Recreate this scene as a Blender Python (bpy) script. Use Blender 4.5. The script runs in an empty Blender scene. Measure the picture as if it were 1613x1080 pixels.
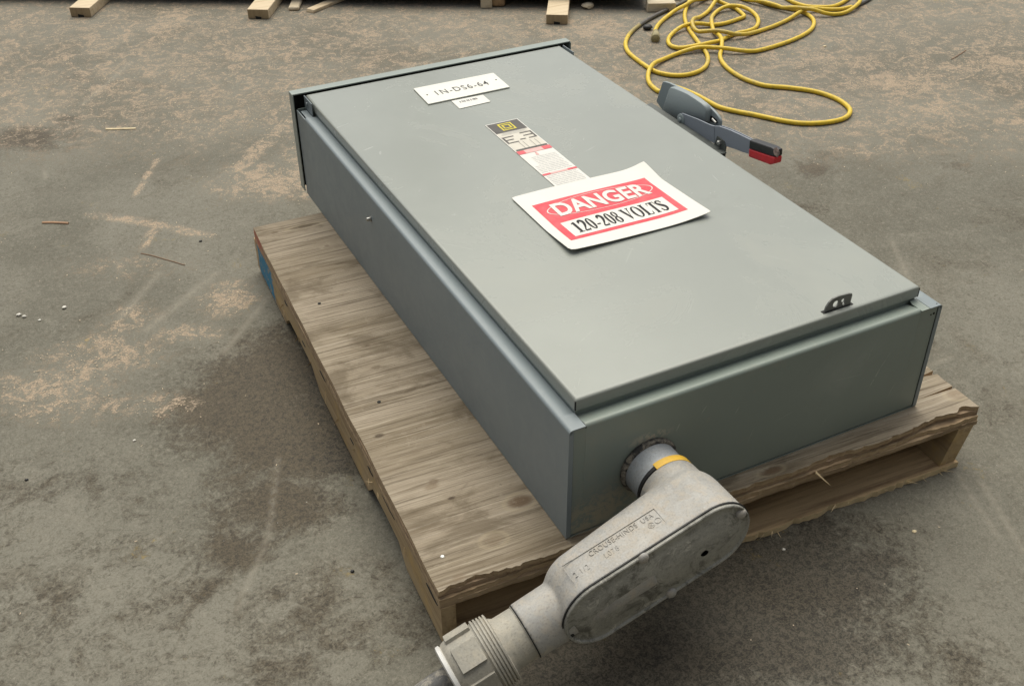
import bpy, bmesh, math, random
import numpy as np
from mathutils import Vector, Matrix, Euler, noise
random.seed(7); rng = np.random.default_rng(7)
SC = bpy.context.scene
COL = SC.collection
OZ = 0.125            # box frame (z = 0 on the pallet deck) -> world (z = 0 on the ground)
G = -OZ               # the ground in the box frame

# ------------------------------------------------------------------ camera, sky, sun, exposure
CAM_LOC = np.array([-0.59287, -1.01112, 1.21274]); CAM_ROT = (0.94577, 0.00690, -0.46759); F = 1719.6
cd = bpy.data.cameras.new('camera'); cam = bpy.data.objects.new('camera', cd); COL.objects.link(cam)
cam.location = Vector(CAM_LOC) + Vector((0, 0, OZ)); cam.rotation_euler = Euler(CAM_ROT, 'XYZ')
cd.sensor_width = 36; cd.lens = F * 36 / 1613; cd.clip_start = 0.02; cd.clip_end = 500
SC.camera = cam
RM = np.array(cam.rotation_euler.to_matrix())
SUN_EL, SUN_AZ = 63, 72            # azimuth measured from +x towards +y
w = bpy.data.worlds.new("World"); SC.world = w; w.use_nodes = True
wn = w.node_tree.nodes; wl = w.node_tree.links; wn.clear()
sky = wn.new('ShaderNodeTexSky'); sky.sky_type = 'NISHITA'; sky.sun_disc = False
sky.sun_elevation = math.radians(SUN_EL); sky.sun_rotation = math.radians(90 - SUN_AZ)
sky.air_density = 1.0; sky.dust_density = 3.0; sky.ozone_density = 1.0
hs = wn.new('ShaderNodeHueSaturation'); hs.inputs['Saturation'].default_value = 0.26
bgn = wn.new('ShaderNodeBackground'); bgn.inputs['Strength'].default_value = 0.070
wo = wn.new('ShaderNodeOutputWorld')
wl.new(sky.outputs[0], hs.inputs['Color']); wl.new(hs.outputs[0], bgn.inputs[0]); wl.new(bgn.outputs[0], wo.inputs[0])
sl = bpy.data.lights.new('sun', 'SUN'); sl.energy = 1.5; sl.angle = math.radians(60); sl.color = (1.0, .935, .78)
so = bpy.data.objects.new('sun', sl); COL.objects.link(so)
_d = Vector((math.cos(math.radians(SUN_EL)) * math.cos(math.radians(SUN_AZ)), math.cos(math.radians(SUN_EL)) * math.sin(math.radians(SUN_AZ)), math.sin(math.radians(SUN_EL))))
so.rotation_euler = _d.to_track_quat('Z', 'Y').to_euler(); so.location = (2, 4, 6)
SC.view_settings.view_transform = 'Standard'; SC.view_settings.look = 'None'
SC.view_settings.exposure = 0.98; SC.view_settings.gamma = 1.0; SC.view_settings.use_curve_mapping = False
SC.cycles.use_denoising = True

def gp(u, v, z=None, x=None, y=None):
    """pixel of the photograph -> point of the box frame on the plane z (default the ground), x or y"""
    if z is None and x is None and y is None: z = G
    d = RM @ np.array([(u - 806.5) / F, -(v - 540) / F, -1.0])
    if z is not None: s = (z - CAM_LOC[2]) / d[2]
    elif x is not None: s = (x - CAM_LOC[0]) / d[0]
    else: s = (y - CAM_LOC[1]) / d[1]
    return CAM_LOC + s * d

# ------------------------------------------------------------------ materials
class NT:
    """a small wrapper to write node trees"""
    def __init__(s, name):
        s.m = bpy.data.materials.new(name); s.m.use_nodes = True
        s.n = s.m.node_tree.nodes; s.l = s.m.node_tree.links; s.n.clear()
        s.out = s.n.new('ShaderNodeOutputMaterial'); s.b = s.n.new('ShaderNodeBsdfPrincipled')
        s.l.new(s.b.outputs[0], s.out.inputs[0]); s._c = None
    def put(s, sock, v):
        if isinstance(v, bpy.types.NodeSocket): s.l.new(v, sock)
        elif hasattr(sock.default_value, '__len__') and not hasattr(v, '__len__'): sock.default_value = (v, v, v) if len(sock.default_value) == 3 else (v, v, v, 1)
        elif hasattr(v, '__len__') and len(v) == 3 and len(sock.default_value) == 4: sock.default_value = (*v, 1)
        else: sock.default_value = v
    def co(s):
        if s._c is None: s._c = s.n.new('ShaderNodeTexCoord').outputs['Object']
        return s._c
    def map(s, scale=(1, 1, 1), loc=(0, 0, 0), rot=(0, 0, 0), vec=None):
        k = s.n.new('ShaderNodeMapping'); s.l.new(vec or s.co(), k.inputs[0])
        k.inputs['Scale'].default_value = scale; k.inputs['Location'].default_value = loc; k.inputs['Rotation'].default_value = rot
        return k.outputs[0]
    def noise(s, scale, detail=6, rough=.6, dist=0, vec=None, col=False):
        k = s.n.new('ShaderNodeTexNoise'); s.l.new(vec or s.co(), k.inputs['Vector'])
        for a, b in (('Scale', scale), ('Detail', detail), ('Roughness', rough), ('Distortion', dist)): k.inputs[a].default_value = b
        return k.outputs['Color' if col else 'Fac']
    def math(s, op, a, b=0, c=0, clamp=False):
        k = s.n.new('ShaderNodeMath'); k.operation = op; k.use_clamp = clamp
        s.put(k.inputs[0], a); s.put(k.inputs[1], b); s.put(k.inputs[2], c)
        return k.outputs[0]
    def ss(s, v, lo, hi, a=0.0, b=1.0):
        k = s.n.new('ShaderNodeMapRange'); k.interpolation_type = 'SMOOTHSTEP'
        s.put(k.inputs[0], v)
        for i, q in enumerate((lo, hi, a, b)): s.put(k.inputs[1 + i], q)
        return k.outputs[0]
    def mix(s, f, a, b, mode='MIX'):
        k = s.n.new('ShaderNodeMix'); k.data_type = 'RGBA'; k.blend_type = mode
        s.put(k.inputs[0], f); s.put(k.inputs[6], a); s.put(k.inputs[7], b)
        return k.outputs[2]
    def attr(s, name):
        k = s.n.new('ShaderNodeAttribute'); k.attribute_name = name
        return k.outputs['Fac']
    def xyz(s, vec=None):
        k = s.n.new('ShaderNodeSeparateXYZ'); s.l.new(vec or s.co(), k.inputs[0]); return k.outputs
    def spot(s, cx, cy, rx, ry, ax=0, ay=1, soft=.5, rot=0):
        """1 inside an ellipse of the object's own coordinates, 0 outside"""
        q = s.xyz()
        dx = s.math('SUBTRACT', q[ax], cx); dy = s.math('SUBTRACT', q[ay], cy)
        if rot:
            c, n = math.cos(rot), math.sin(rot)
            dx, dy = (s.math('ADD', s.math('MULTIPLY', dx, c), s.math('MULTIPLY', dy, n)), s.math('SUBTRACT', s.math('MULTIPLY', dy, c), s.math('MULTIPLY', dx, n)))
        dx = s.math('DIVIDE', dx, rx); dy = s.math('DIVIDE', dy, ry)
        r = s.math('SQRT', s.math('ADD', s.math('MULTIPLY', dx, dx), s.math('MULTIPLY', dy, dy)))
        return s.ss(r, 1 + soft, 1 - soft)
    def bump(s, h, strength=.3, dist=.002, prev=None):
        k = s.n.new('ShaderNodeBump'); k.inputs['Strength'].default_value = strength; k.inputs['Distance'].default_value = dist
        s.put(k.inputs['Height'], h)
        if prev is not None: s.l.new(prev, k.inputs['Normal'])
        return k.outputs[0]
    def fin(s, col, rough=.6, metal=0.0, nrm=None, spec=.5):
        s.put(s.b.inputs['Base Color'], col); s.put(s.b.inputs['Roughness'], rough); s.put(s.b.inputs['Metallic'], metal)
        s.b.inputs['Specular IOR Level'].default_value = spec
        if nrm is not None: s.l.new(nrm, s.b.inputs['Normal'])
        return s.m

def m_paint(name, base, rough=.38, dirt=.25, scuff=.5, extra=None, spec=.5, wav=.12):
    t = NT(name)
    n1 = t.noise(3.0, 5, .6); n2 = t.noise(26, 8, .65, .6); n3 = t.noise(240, 3, .6)
    c = t.mix(t.ss(n1, .35, .7), base, tuple(b * 1.07 for b in base))
    c = t.mix(t.math('MULTIPLY', t.ss(n2, .55, .78), dirt), c, (.33, .30, .24))
    if extra: c = extra(t, c)
    r = t.ss(n2, .3, .8, rough - .05, rough + .12)
    if wav == 0: return t.fin(c, t.ss(t.noise(3.2, 7, .7, .9), .4, .72, rough - .01, rough + .09), 0, None, spec)
    nr = t.bump(n1, wav, .004); nr = t.bump(n3, .03, .0002, nr)
    return t.fin(c, r, 0, nr, spec)

GREY = (.235, .275, .255)
def front_dirt(t, c):
    # cement dust on the lower near corner and under the conduit nipple
    d = t.math('MULTIPLY', t.spot(.055, .035, .085, .035, 0, 2, .8, .25), t.ss(t.noise(60, 9, .75, .5), .43, .54))
    c = t.mix(t.math('MULTIPLY', d, .75), c, (.40, .35, .25))
    d2 = t.math('MULTIPLY', t.spot(.02, .15, .05, .07, 0, 2, .9), t.ss(t.noise(30, 7, .7), .4, .75))
    c = t.mix(t.math('MULTIPLY', d2, .45), c, (.30, .27, .21))
    d3 = t.math('MULTIPLY', t.spot(.14, .148, .03, .008, 0, 2, .8), t.ss(t.noise(120, 4, .7), .42, .55))
    c = t.mix(t.math('MULTIPLY', d3, .8), c, (.45, .41, .33))
    for (x, z, L, wd, a, k) in ((.585, .105, .024, .0010, 1.15, .6), (.60, .135, .012, .0007, 1.1, .35), (.52, .125, .030, .0008, -.12, .25), (.43, .03, .010, .0008, 1.2, .4), (.235, .165, .007, .0010, 1.0, .4), (.19, .148, .006, .0012, 1.2, .5), (.30, .14, .006, .0010, 1.1, .35),
                                (.56, .16, .010, .0008, 1.3, .35), (.40, .09, .02, .0007, .2, .25), (.63, .06, .012, .0008, 1.2, .3), (.335, .075, .012, .0008, 1.25, .3), (.49, .045, .016, .0008, .9, .25)):
        c = t.mix(t.math('MULTIPLY', t.math('MULTIPLY', t.spot(x, z, L, wd, 0, 2, .6, a), t.ss(t.noise(90, 3, .6), .3, .55)), k), c, (.46, .48, .45))
    hz_ = t.math('MULTIPLY', t.spot(.55, .13, .10, .05, 0, 2, .9), t.ss(t.noise(9, 6, .65, .8), .45, .7)); c = t.mix(t.math('MULTIPLY', hz_, .22), c, (.42, .44, .41))
    return c
M = {}
M['paint'] = m_paint('grey_enamel', GREY)
M['front'] = m_paint('grey_enamel_front_shade', (.215, .255, .228), dirt=.3, scuff=.75, extra=front_dirt, rough=.42)  # same enamel as the door, shade of the front put into a darker base
M['side'] = m_paint('grey_enamel_side_shade', (.200, .236, .252), dirt=.12, rough=.46)  # same enamel again, bluish skylight and shade put into the base
M['housing'] = m_paint('blue_grey_cast_enamel', (.235, .275, .285), rough=.45, dirt=.15, scuff=.3)
M['lever'] = m_paint('blue_grey_lever_enamel', (.225, .250, .292), rough=.5, dirt=.1, scuff=.2)

def m_plain(name, base, rough=.5, metal=0, var=.25, scale=30, spec=.5, b=.1):
    t = NT(name); n = t.noise(scale, 7, .65, .3)
    c = t.mix(t.ss(n, .3, .75), tuple(x * (1 - var) for x in base), tuple(min(1, x * (1 + var)) for x in base))
    return t.fin(c, t.ss(n, .3, .8, rough - .05, min(1, rough + .1)), metal, t.bump(n, b, .001), spec)
M['dark'] = m_plain('dark_void_steel', (.012, .013, .012), .8)
M['darkgreen'] = m_plain('dark_bracket_enamel', (.075, .085, .08), .55)
M['hasp'] = m_plain('grey_hasp_enamel', (.15, .155, .145), .5)
M['steel'] = m_plain('zinc_steel', (.42, .42, .40), .38, .8)
M['rubber'] = m_plain('black_sealing_rubber', (.014, .014, .015), .55)
M['white'] = m_plain('white_laminate', (.70, .69, .645), .42, 0, .03, 8, spec=.2)
M['plate'] = m_plain('white_engraved_plate', (.72, .72, .66), .45, 0, .03, 10, spec=.2)
M['paper'] = m_plain('white_label_paper', (.69, .68, .64), .5, 0, .04, 30, spec=.2)
M['buff'] = m_plain('pale_label_print', (.60, .57, .50), .5, 0, .04, 60, spec=.2)
M['ink'] = m_plain('black_print', (.030, .032, .034), .5, 0, .2, 60, spec=.2)
M['ink2'] = m_plain('serif_black_print', (.018, .018, .02), .5, 0, .2, 60, spec=.15)
M['greyink'] = m_plain('grey_label_ink', (.10, .095, .088), .5, 0, .2, 60, spec=.2)
M['fineink'] = m_plain('fine_grey_print', (.36, .37, .37), .5, 0, .1, 60, spec=.2)
M['engrave'] = m_plain('engraved_grey', (.085, .085, .085), .6, 0, .1, 60, spec=.2)
M['logo'] = m_plain('yellow_print', (.66, .56, .06), .5, 0, .05, 60, spec=.2)
M['redmark'] = m_plain('red_label_print', (.66, .12, .14), .5, 0, .08, 80, spec=.2)
M['pink'] = m_plain('pink_label_print', (.74, .42, .40), .5, 0, .06, 80, spec=.2)
M['redgrip'] = m_plain('red_vinyl', (.62, .022, .03), .38, 0, .12, 40)
M['yellowtag'] = m_plain('yellow_band', (.75, .46, .05), .5, 0, .12, 60)
M['pvc'] = m_plain('white_plastic_throat', (.66, .66, .64), .4, 0, .08, 40)

def door_marks(t, c):
    for (x, y, L, wd, a, k) in ((.055, .93, .012, .0015, .3, .5), (.068, .90, .006, .002, 1.2, .45), (.30, .33, .03, .0012, .8, .18), (.52, .21, .02, .0012, 2.2, .2), (.45, .72, .016, .0015, .4, .2), (.16, .42, .02, .001, 1.9, .18), (.60, .50, .012, .0012, 1.4, .25), (.12, .16, .018, .001, .5, .2)):
        c = t.mix(t.math('MULTIPLY', t.math('MULTIPLY', t.spot(x, y, L, wd, 0, 1, .7, a), t.ss(t.noise(80, 3, .6), .32, .55)), k), c, (.50, .52, .49))
    sm = t.math('MULTIPLY', t.ss(t.noise(3.2, 7, .7, .9), .5, .74), .16); c = t.mix(sm, c, (.34, .34, .29))
    return t.mix(t.math('MULTIPLY', t.math('MULTIPLY', t.spot(.56, .42, .05, .03, 0, 1, .8, .5), t.ss(t.noise(40, 6, .7), .45, .65)), .22), c, (.20, .21, .19))
def m_danger():
    t = NT('faded_red_print'); n = t.noise(22, 8, .7, .8); n2 = t.noise(160, 4, .7)
    c = t.mix(t.ss(n, .35, .72), (.66, .060, .085), (.66, .115, .13))
    c = t.mix(t.math('MULTIPLY', t.math('MULTIPLY', t.spot(.262 + 0, .17, .05, .03, 0, 1, .9), t.ss(n, .42, .6)), .7), c, (.55, .05, .08))
    c = t.mix(t.math('MULTIPLY', t.ss(n2, .6, .75), .25), c, (.78, .45, .45))
    return t.fin(c, .45, 0, None, .2)
M['door'] = m_paint('grey_enamel_door', (.270, .289, .266), rough=.24, dirt=.0, wav=0, spec=.36, extra=lambda t, c: door_marks(t, c))
M['red'] = m_danger()

def m_alloy(name, base, dust, amt, rough=.5, metal=.35, stain=0.0):
    t = NT(name); n1 = t.noise(9, 8, .65, .6); n2 = t.noise(55, 9, .7, .8); n3 = t.noise(350, 4, .6)
    up = t.n.new('ShaderNodeNewGeometry').outputs['Normal']; uz = t.xyz(up)[2]
    c = t.mix(t.ss(n1, .3, .7), tuple(b * .86 for b in base), tuple(b * 1.12 for b in base))
    c = t.mix(t.math('MULTIPLY', t.ss(n2, .42, .68), amt), c, dust)
    c = t.mix(t.math('MULTIPLY', t.ss(n1, .52, .7), amt * .6), c, tuple(d * .9 for d in dust))
    c = t.mix(t.math('MULTIPLY', t.ss(n3, .53, .66), .50), c, tuple(b * .62 for b in base)); c = t.mix(t.math('MULTIPLY', t.ss(n3, .45, .33), .40), c, tuple(min(1, b * 1.35) for b in base))
    if stain:
        k = t.noise(16, 9, .75, 1.0); c = t.mix(t.math('MULTIPLY', t.ss(k, .48, .62), stain), c, (.105, .102, .088)); c = t.mix(t.math('MULTIPLY', t.ss(k, .46, .34), stain * .6), c, (.40, .39, .345))
        k2 = t.noise(34, 9, .8, 1.6); c = t.mix(t.math('MULTIPLY', t.ss(k2, .555, .64), stain * .8), c, (.56, .54, .48))
    nr = t.bump(n2, .25, .0012); nr = t.bump(n3, .15, .0005, nr)
    return t.fin(c, t.ss(n2, .3, .75, rough - .08, rough + .2), metal, nr)
M['alloy'] = m_alloy('cast_aluminium', (.350, .346, .330), (.450, .405, .338), .75, .62, .15)
M['nipple'] = m_alloy('galvanised_pipe', (.37, .40, .43), (.40, .38, .35), .35, .5, .2)
M['cover'] = m_alloy('stained_zinc_cover', (.300, .300, .272), (.42, .41, .36), .55, .58, .15, .9)
M['gland'] = m_alloy('dusty_zinc_gland', (.34, .325, .28), (.46, .42, .34), .70, .65, .12)
M['sealant'] = m_alloy('scraped_black_sealant', (.018, .018, .018), (.40, .36, .29), .8, .7, 0, 0)
M['cable'] = m_alloy('dusty_black_jacket', (.10, .10, .10), (.38, .35, .29), .95, .7, 0)

def m_deck():
    t = NT('weathered_plywood')
    q = t.xyz()
    wv = t.noise(3, 4, .6, 0, vec=t.map((.6, 3, 1)))
    v = t.n.new('ShaderNodeCombineXYZ'); t.l.new(q[0], v.inputs[0]); t.l.new(t.math('ADD', q[1], t.math('MULTIPLY', wv, .022)), v.inputs[1]); t.l.new(q[2], v.inputs[2])
    g1 = t.noise(1, 5, .62, .1, vec=t.map((2.8, 150, 4), vec=v.outputs[0]))
    g2 = t.noise(1, 4, .65, .1, vec=t.map((7, 380, 8), vec=v.outputs[0]))
    g3 = t.noise(1, 4, .6, .3, vec=t.map((2.8, 34, 3), vec=v.outputs[0]))
    big = t.noise(1, 5, .6, .4, vec=t.map((1.6, 6, 1)))
    mott = t.noise(30, 8, .75, .5); sp_ = t.noise(160, 3, .6)
    c = t.mix(t.ss(big, .38, .62), (.245, .202, .142), (.320, .270, .203))
    c = t.mix(t.math('MULTIPLY', t.ss(g3, .52, .66), .60), c, (.140, .106, .066))
    c = t.mix(t.math('MULTIPLY', t.ss(g1, .53, .66), .66), c, (.092, .070, .046))
    c = t.mix(t.math('MULTIPLY', t.ss(g1, .46, .34), .65), c, (.425, .370, .292))
    c = t.mix(t.math('MULTIPLY', t.ss(g2, .55, .66), .70), c, (.105, .083, .060))
    c = t.mix(t.math('MULTIPLY', t.ss(g2, .44, .32), .5), c, (.43, .38, .30))
    c = t.mix(t.math('MULTIPLY', t.ss(mott, .54, .68), .40), c, (.36, .31, .235))
    c = t.mix(t.math('MULTIPLY', t.ss(mott, .44, .32), .30), c, (.17, .135, .09))
    c = t.mix(t.math('MULTIPLY', t.ss(sp_, .68, .74), .7), c, (.10, .08, .055))
    dk = t.noise(1, 6, .65, .6, vec=t.map((5, 9, 3))); c = t.mix(t.math('MULTIPLY', t.ss(dk, .51, .64), .6), c, (.105, .080, .050))
    for (u, vv, rx, ry, a, col) in KNOTS:
        c = t.mix(t.math('MULTIPLY', t.math('MULTIPLY', t.spot(u, vv, rx, ry, 0, 1, .45), t.ss(t.noise(70, 6, .8), .3, .5)), a), c, col)
        if rx > .012: # growth ring round a big knot
            o = t.spot(u, vv, rx * 1.5, ry * 1.6, 0, 1, .25); i_ = t.spot(u, vv, rx * 1.25, ry * 1.3, 0, 1, .25)
            c = t.mix(t.math('MULTIPLY', t.math('SUBTRACT', o, i_, clamp=True), .5), c, (.42, .35, .23))
    nr = t.bump(g1, .55, .004); nr = t.bump(g2, .6, .0016, nr)
    return t.fin(c, .82, 0, nr, .25)
def m_wood(name, base, darkc, along='y', k=1.0, rough=.8, paint=None):
    t = NT(name)
    sc = {'x': (3, 60, 60), 'y': (60, 3, 60), 'z': (60, 60, 3)}[along]
    g1 = t.noise(1, 7, .7, .3, vec=t.map(tuple(s * k for s in sc))); big = t.noise(6 * k, 6, .65, .4)
    fine = t.noise(220, 4, .7)
    c = t.mix(t.ss(g1, .4, .72), base, darkc)
    c = t.mix(t.math('MULTIPLY', t.ss(big, .42, .72), .6), c, tuple(.6 * a + .4 * b for a, b in zip(base, darkc)))
    c = t.mix(t.math('MULTIPLY', t.ss(fine, .58, .75), .35), c, tuple(b * .7 for b in darkc))
    if paint: c = paint(t, c)
    nr = t.bump(g1, .35, .002); nr = t.bump(fine, .2, .0006, nr)
    return t.fin(c, rough, 0, nr, .25)
def blue_paint(t, c):
    q = t.xyz(); e = t.math('ADD', q[1], t.math('MULTIPLY', t.noise(24, 5, .7), .05))
    c = t.mix(t.math('MULTIPLY', t.ss(t.noise(12, 5, .7), .5, .7), .5), c, (.50, .34, .13))
    m = t.math('MULTIPLY', t.math('MULTIPLY', t.ss(e, 1.040, 1.047), t.ss(e, 1.185, 1.175)), t.ss(t.noise(60, 6, .75), .38, .46))
    return t.mix(m, c, (.045, .20, .33))
def red_edge(t, c):
    q = t.xyz(); e = t.ss(q[1], 1.06, 1.09)
    return t.mix(t.math('MULTIPLY', t.math('MULTIPLY', e, t.ss(t.noise(40, 5), .42, .55)), .75), c, (.42, .11, .08))

def m_ground():
    t = NT('stained_concrete')
    big = t.noise(1.3, 7, .6, .6); mid = t.noise(5.5, 9, .68, .9); sw = t.noise(19, 8, .72, 1.3); fn = t.noise(105, 6, .78, .8); gr = t.noise(300, 4, .85); gx_ = t.noise(620, 2, .7)
    worm = t.noise(60, 6, .7, 3.2)
    c = t.mix(t.ss(big, .36, .64), (.128, .123, .098), (.196, .188, .154))
    c = t.mix(t.math('MULTIPLY', t.ss(mid, .50, .66), .38), c, (.112, .098, .072))
    c = t.mix(t.math('MULTIPLY', t.ss(mid, .47, .32), .34), c, (.215, .203, .166))
    c = t.mix(t.math('MULTIPLY', t.ss(sw, .51, .64), .28), c, (.100, .088, .065))
    c = t.mix(t.math('MULTIPLY', t.ss(sw, .47, .34), .26), c, (.240, .224, .182))
    c = t.mix(t.math('MULTIPLY', t.ss(worm, .53, .62), .38), c, (.088, .077, .057))
    c = t.mix(t.math('MULTIPLY', t.ss(worm, .465, .38), .32), c, (.250, .232, .188))
    c = t.mix(t.math('MULTIPLY', t.ss(fn, .51, .63), .44), c, (.078, .069, .051))
    c = t.mix(t.math('MULTIPLY', t.ss(fn, .46, .34), .44), c, (.285, .264, .214))
    c = t.mix(t.math('MULTIPLY', t.ss(gr, .53, .66), .42), c, (.050, .044, .033))
    c = t.mix(t.math('MULTIPLY', t.ss(gr, .46, .34), .36), c, (.340, .315, .255))
    c = t.mix(t.math('MULTIPLY', t.ss(gx_, .64, .72), .30), c, (.040, .035, .027))
    # old damp and oil staining, plus near-ground shade put into the colour
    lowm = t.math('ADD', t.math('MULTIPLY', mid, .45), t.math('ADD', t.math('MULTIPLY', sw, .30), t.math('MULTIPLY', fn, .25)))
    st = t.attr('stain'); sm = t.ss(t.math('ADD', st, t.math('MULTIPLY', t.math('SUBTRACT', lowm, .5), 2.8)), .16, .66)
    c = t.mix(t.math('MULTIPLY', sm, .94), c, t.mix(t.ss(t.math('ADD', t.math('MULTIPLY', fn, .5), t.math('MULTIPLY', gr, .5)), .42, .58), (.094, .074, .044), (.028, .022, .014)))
    gs = t.attr('oil_shade'); gm = t.ss(t.math('ADD', gs, t.math('MULTIPLY', t.math('SUBTRACT', lowm, .5), 2.6)), .14, .62)
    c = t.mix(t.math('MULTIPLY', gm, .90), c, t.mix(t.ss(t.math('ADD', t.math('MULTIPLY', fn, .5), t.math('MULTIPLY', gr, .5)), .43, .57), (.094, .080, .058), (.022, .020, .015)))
    # dry clean grey patches
    cl = t.attr('clean'); c = t.mix(t.math('MULTIPLY', t.ss(t.math('ADD', cl, t.math('MULTIPLY', t.math('SUBTRACT', sw, .5), 1.0)), .3, .8), .62), c, t.mix(t.ss(gr, .40, .6), (.205, .196, .160), (.135, .127, .102)))
    # trodden sawdust, broken up by the wear of feet and wheels
    sd = t.attr('sawdust'); n2 = t.ss(t.math('ADD', t.math('ADD', t.math('MULTIPLY', sw, .40), t.math('MULTIPLY', worm, .30)), t.math('MULTIPLY', fn, .30)), .38, .62)
    s1 = t.ss(t.math('ADD', n2, t.math('MULTIPLY', t.math('SUBTRACT', sd, 1.0), .48)), .10, .60)
    s1 = t.math('MULTIPLY', s1, t.ss(sd, .02, .30))
    c = t.mix(t.math('MULTIPLY', s1, .85), c, t.mix(t.ss(gr, .42, .60), (.470, .370, .268), (.260, .200, .140)))
    ln = t.math('MULTIPLY', t.attr('scratch'), t.ss(fn, .42, .54)); c = t.mix(t.math('MULTIPLY', ln, .38), c, (.37, .335, .27))
    # ochre flecks
    oc = t.math('MULTIPLY', t.ss(t.noise(8, 6, .7, .5), .62, .68), t.ss(fn, .5, .62)); c = t.mix(t.math('MULTIPLY', oc, .6), c, (.33, .24, .085))
    wh = t.ss(t.noise(150, 2, .5), .765, .80); c = t.mix(t.math('MULTIPLY', wh, .7), c, (.55, .52, .46))
    h = t.math('ADD', t.math('MULTIPLY', fn, .6), t.math('MULTIPLY', sw, .4))
    nr = t.bump(h, .3, .004); nr = t.bump(gr, .4, .0014, nr)
    r = t.mix(gm, (.86,) * 3, (.55,) * 3)
    return t.fin(c, t.math('SUBTRACT', .88, t.math('MULTIPLY', t.math('MAXIMUM', gm, sm), .22)), 0, nr, .3)
M['ground'] = m_ground()
def m_cord():
    t = NT('yellow_cord_jacket'); n = t.noise(14, 6, .7); n2 = t.noise(90, 6, .7, .5); d = t.attr('grime')
    c = t.mix(t.ss(n, .3, .7), (.66, .46, .022), (.76, .54, .034))
    c = t.mix(t.math('MULTIPLY', t.ss(n2, .48, .66), .55), c, (.33, .27, .085))
    c = t.mix(t.math('MULTIPLY', t.ss(t.math('ADD', d, t.math('MULTIPLY', t.math('SUBTRACT', n, .5), .8)), .25, .6), .8), c, t.mix(t.ss(n2, .35, .65), (.30, .255, .13), (.22, .19, .10)))
    c = t.mix(t.ss(d, .75, 1.0), c, t.mix(t.ss(n2, .3, .7), (.060, .055, .048), (.13, .12, .10)))
    return t.fin(c, .48, 0, t.bump(n2, .2, .001))
M['cord'] = m_cord()
M['plug'] = m_plain('dusty_plug_rubber', (.30, .26, .14), .7, 0, .35, 60)
M['fir'] = m_wood('fresh_sawn_softwood', (.64, .53, .37), (.47, .36, .22), 'x', 1.2)
M['firend'] = m_wood('sawn_end_grain', (.40, .31, .19), (.27, .20, .12), 'z', 1.2)
M['paleblock'] = m_wood('pale_softwood', (.58, .50, .37), (.44, .36, .24), 'x', 1.2)
M['tanwood'] = m_wood('brown_softwood', (.36, .24, .13), (.22, .14, .08), 'x', 1.2)
M['stringer'] = m_wood('pallet_stringer_softwood', (.42, .32, .19), (.22, .15, .085), 'y', 1, .8, blue_paint)
M['edgeply'] = m_wood('plywood_edge', (.46, .345, .215), (.20, .135, .08), 'x', 1.1, .85, red_edge)
M['edgedark'] = m_wood('plywood_cross_grain_edge', (.36, .265, .175), (.15, .105, .068), 'x', 1.5, .9, red_edge)
M['board'] = m_wood('pallet_bottom_board', (.60, .44, .25), (.22, .145, .08), 'x', .8, .85)
M['splinter'] = m_plain('raw_splinter_wood', (.66, .52, .31), .8, 0, .2)
M['flake'] = m_plain('sawdust_flakes', (.56, .45, .32), .85, 0, .3, 300)
M['pebble'] = m_plain('white_stone', (.66, .64, .58), .7, 0, .15, 200)
M['twig'] = m_plain('brown_twig', (.20, .13, .08), .8, 0, .3, 100)
M['stick'] = m_plain('pale_stick', (.72, .60, .38), .7, 0, .15, 100)
M['brownstick'] = m_plain('brown_stick', (.34, .20, .115), .7, 0, .2, 100)
M['skid'] = m_plain('dark_steel_skid', (.020, .017, .020), .7, 0, .3)

# ------------------------------------------------------------------ mesh helpers
ORG = {}
def tag(o, label=None, cat=None, group=None, kind=None):
    for k, v in (('label', label), ('category', cat), ('group', group), ('kind', kind)):
        if v: o[k] = v
    return o
def thing(name, loc, label, cat, group=None):
    o = bpy.data.objects.new(name, None); COL.objects.link(o); o.empty_display_size = .1
    o.location = (loc[0], loc[1], loc[2] + OZ); ORG[o.name] = Vector(o.location)
    return tag(o, label, cat, group)
def mk(name, geo, mat, parent=None, smooth=None, bevel=0, seg=2, xf=None, sub=None, loc=None):
    """link one mesh object; geo = (verts, faces) in the box frame, or a list of such"""
    if isinstance(geo, list):
        V, Fc = [], []
        for v, f in geo:
            k = len(V); V += [tuple(p) for p in v]; Fc += [tuple(i + k for i in q) for q in f]
    else: V, Fc = geo
    if xf is not None: V = [xf(p) for p in V]
    org = ORG[parent.name] if parent else Vector((loc[0], loc[1], loc[2] + OZ)) if loc is not None else Vector((0, 0, 0))
    me = bpy.data.meshes.new(name)
    me.from_pydata([(p[0] - org.x, p[1] - org.y, p[2] + OZ - org.z) for p in V], [], [tuple(f) for f in Fc])
    bm = bmesh.new(); bm.from_mesh(me); bmesh.ops.recalc_face_normals(bm, faces=bm.faces[:]); bm.to_mesh(me); bm.free()
    o = bpy.data.objects.new(name, me); COL.objects.link(o); me.materials.append(mat)
    if parent: o.parent = parent
    elif loc is not None: o.location = org
    ORG[o.name] = org
    if smooth is not None:
        me.polygons.foreach_set('use_smooth', [True] * len(me.polygons))
        try: me.set_sharp_from_angle(angle=math.radians(smooth))
        except Exception: pass
    if bevel:
        b = o.modifiers.new('bevel', 'BEVEL'); b.width = bevel; b.segments = seg; b.limit_method = 'ANGLE'; b.angle_limit = math.radians(40); b.harden_normals = False
        me.polygons.foreach_set('use_smooth', [True] * len(me.polygons))
        wnm = o.modifiers.new('weighted', 'WEIGHTED_NORMAL'); wnm.keep_sharp = True
    return o
def bx(x0, x1, y0, y1, z0, z1):
    v = [(x, y, z) for z in (z0, z1) for y in (y0, y1) for x in (x0, x1)]
    return v, [(0, 2, 3, 1), (4, 5, 7, 6), (0, 1, 5, 4), (2, 6, 7, 3), (0, 4, 6, 2), (1, 3, 7, 5)]
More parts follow.
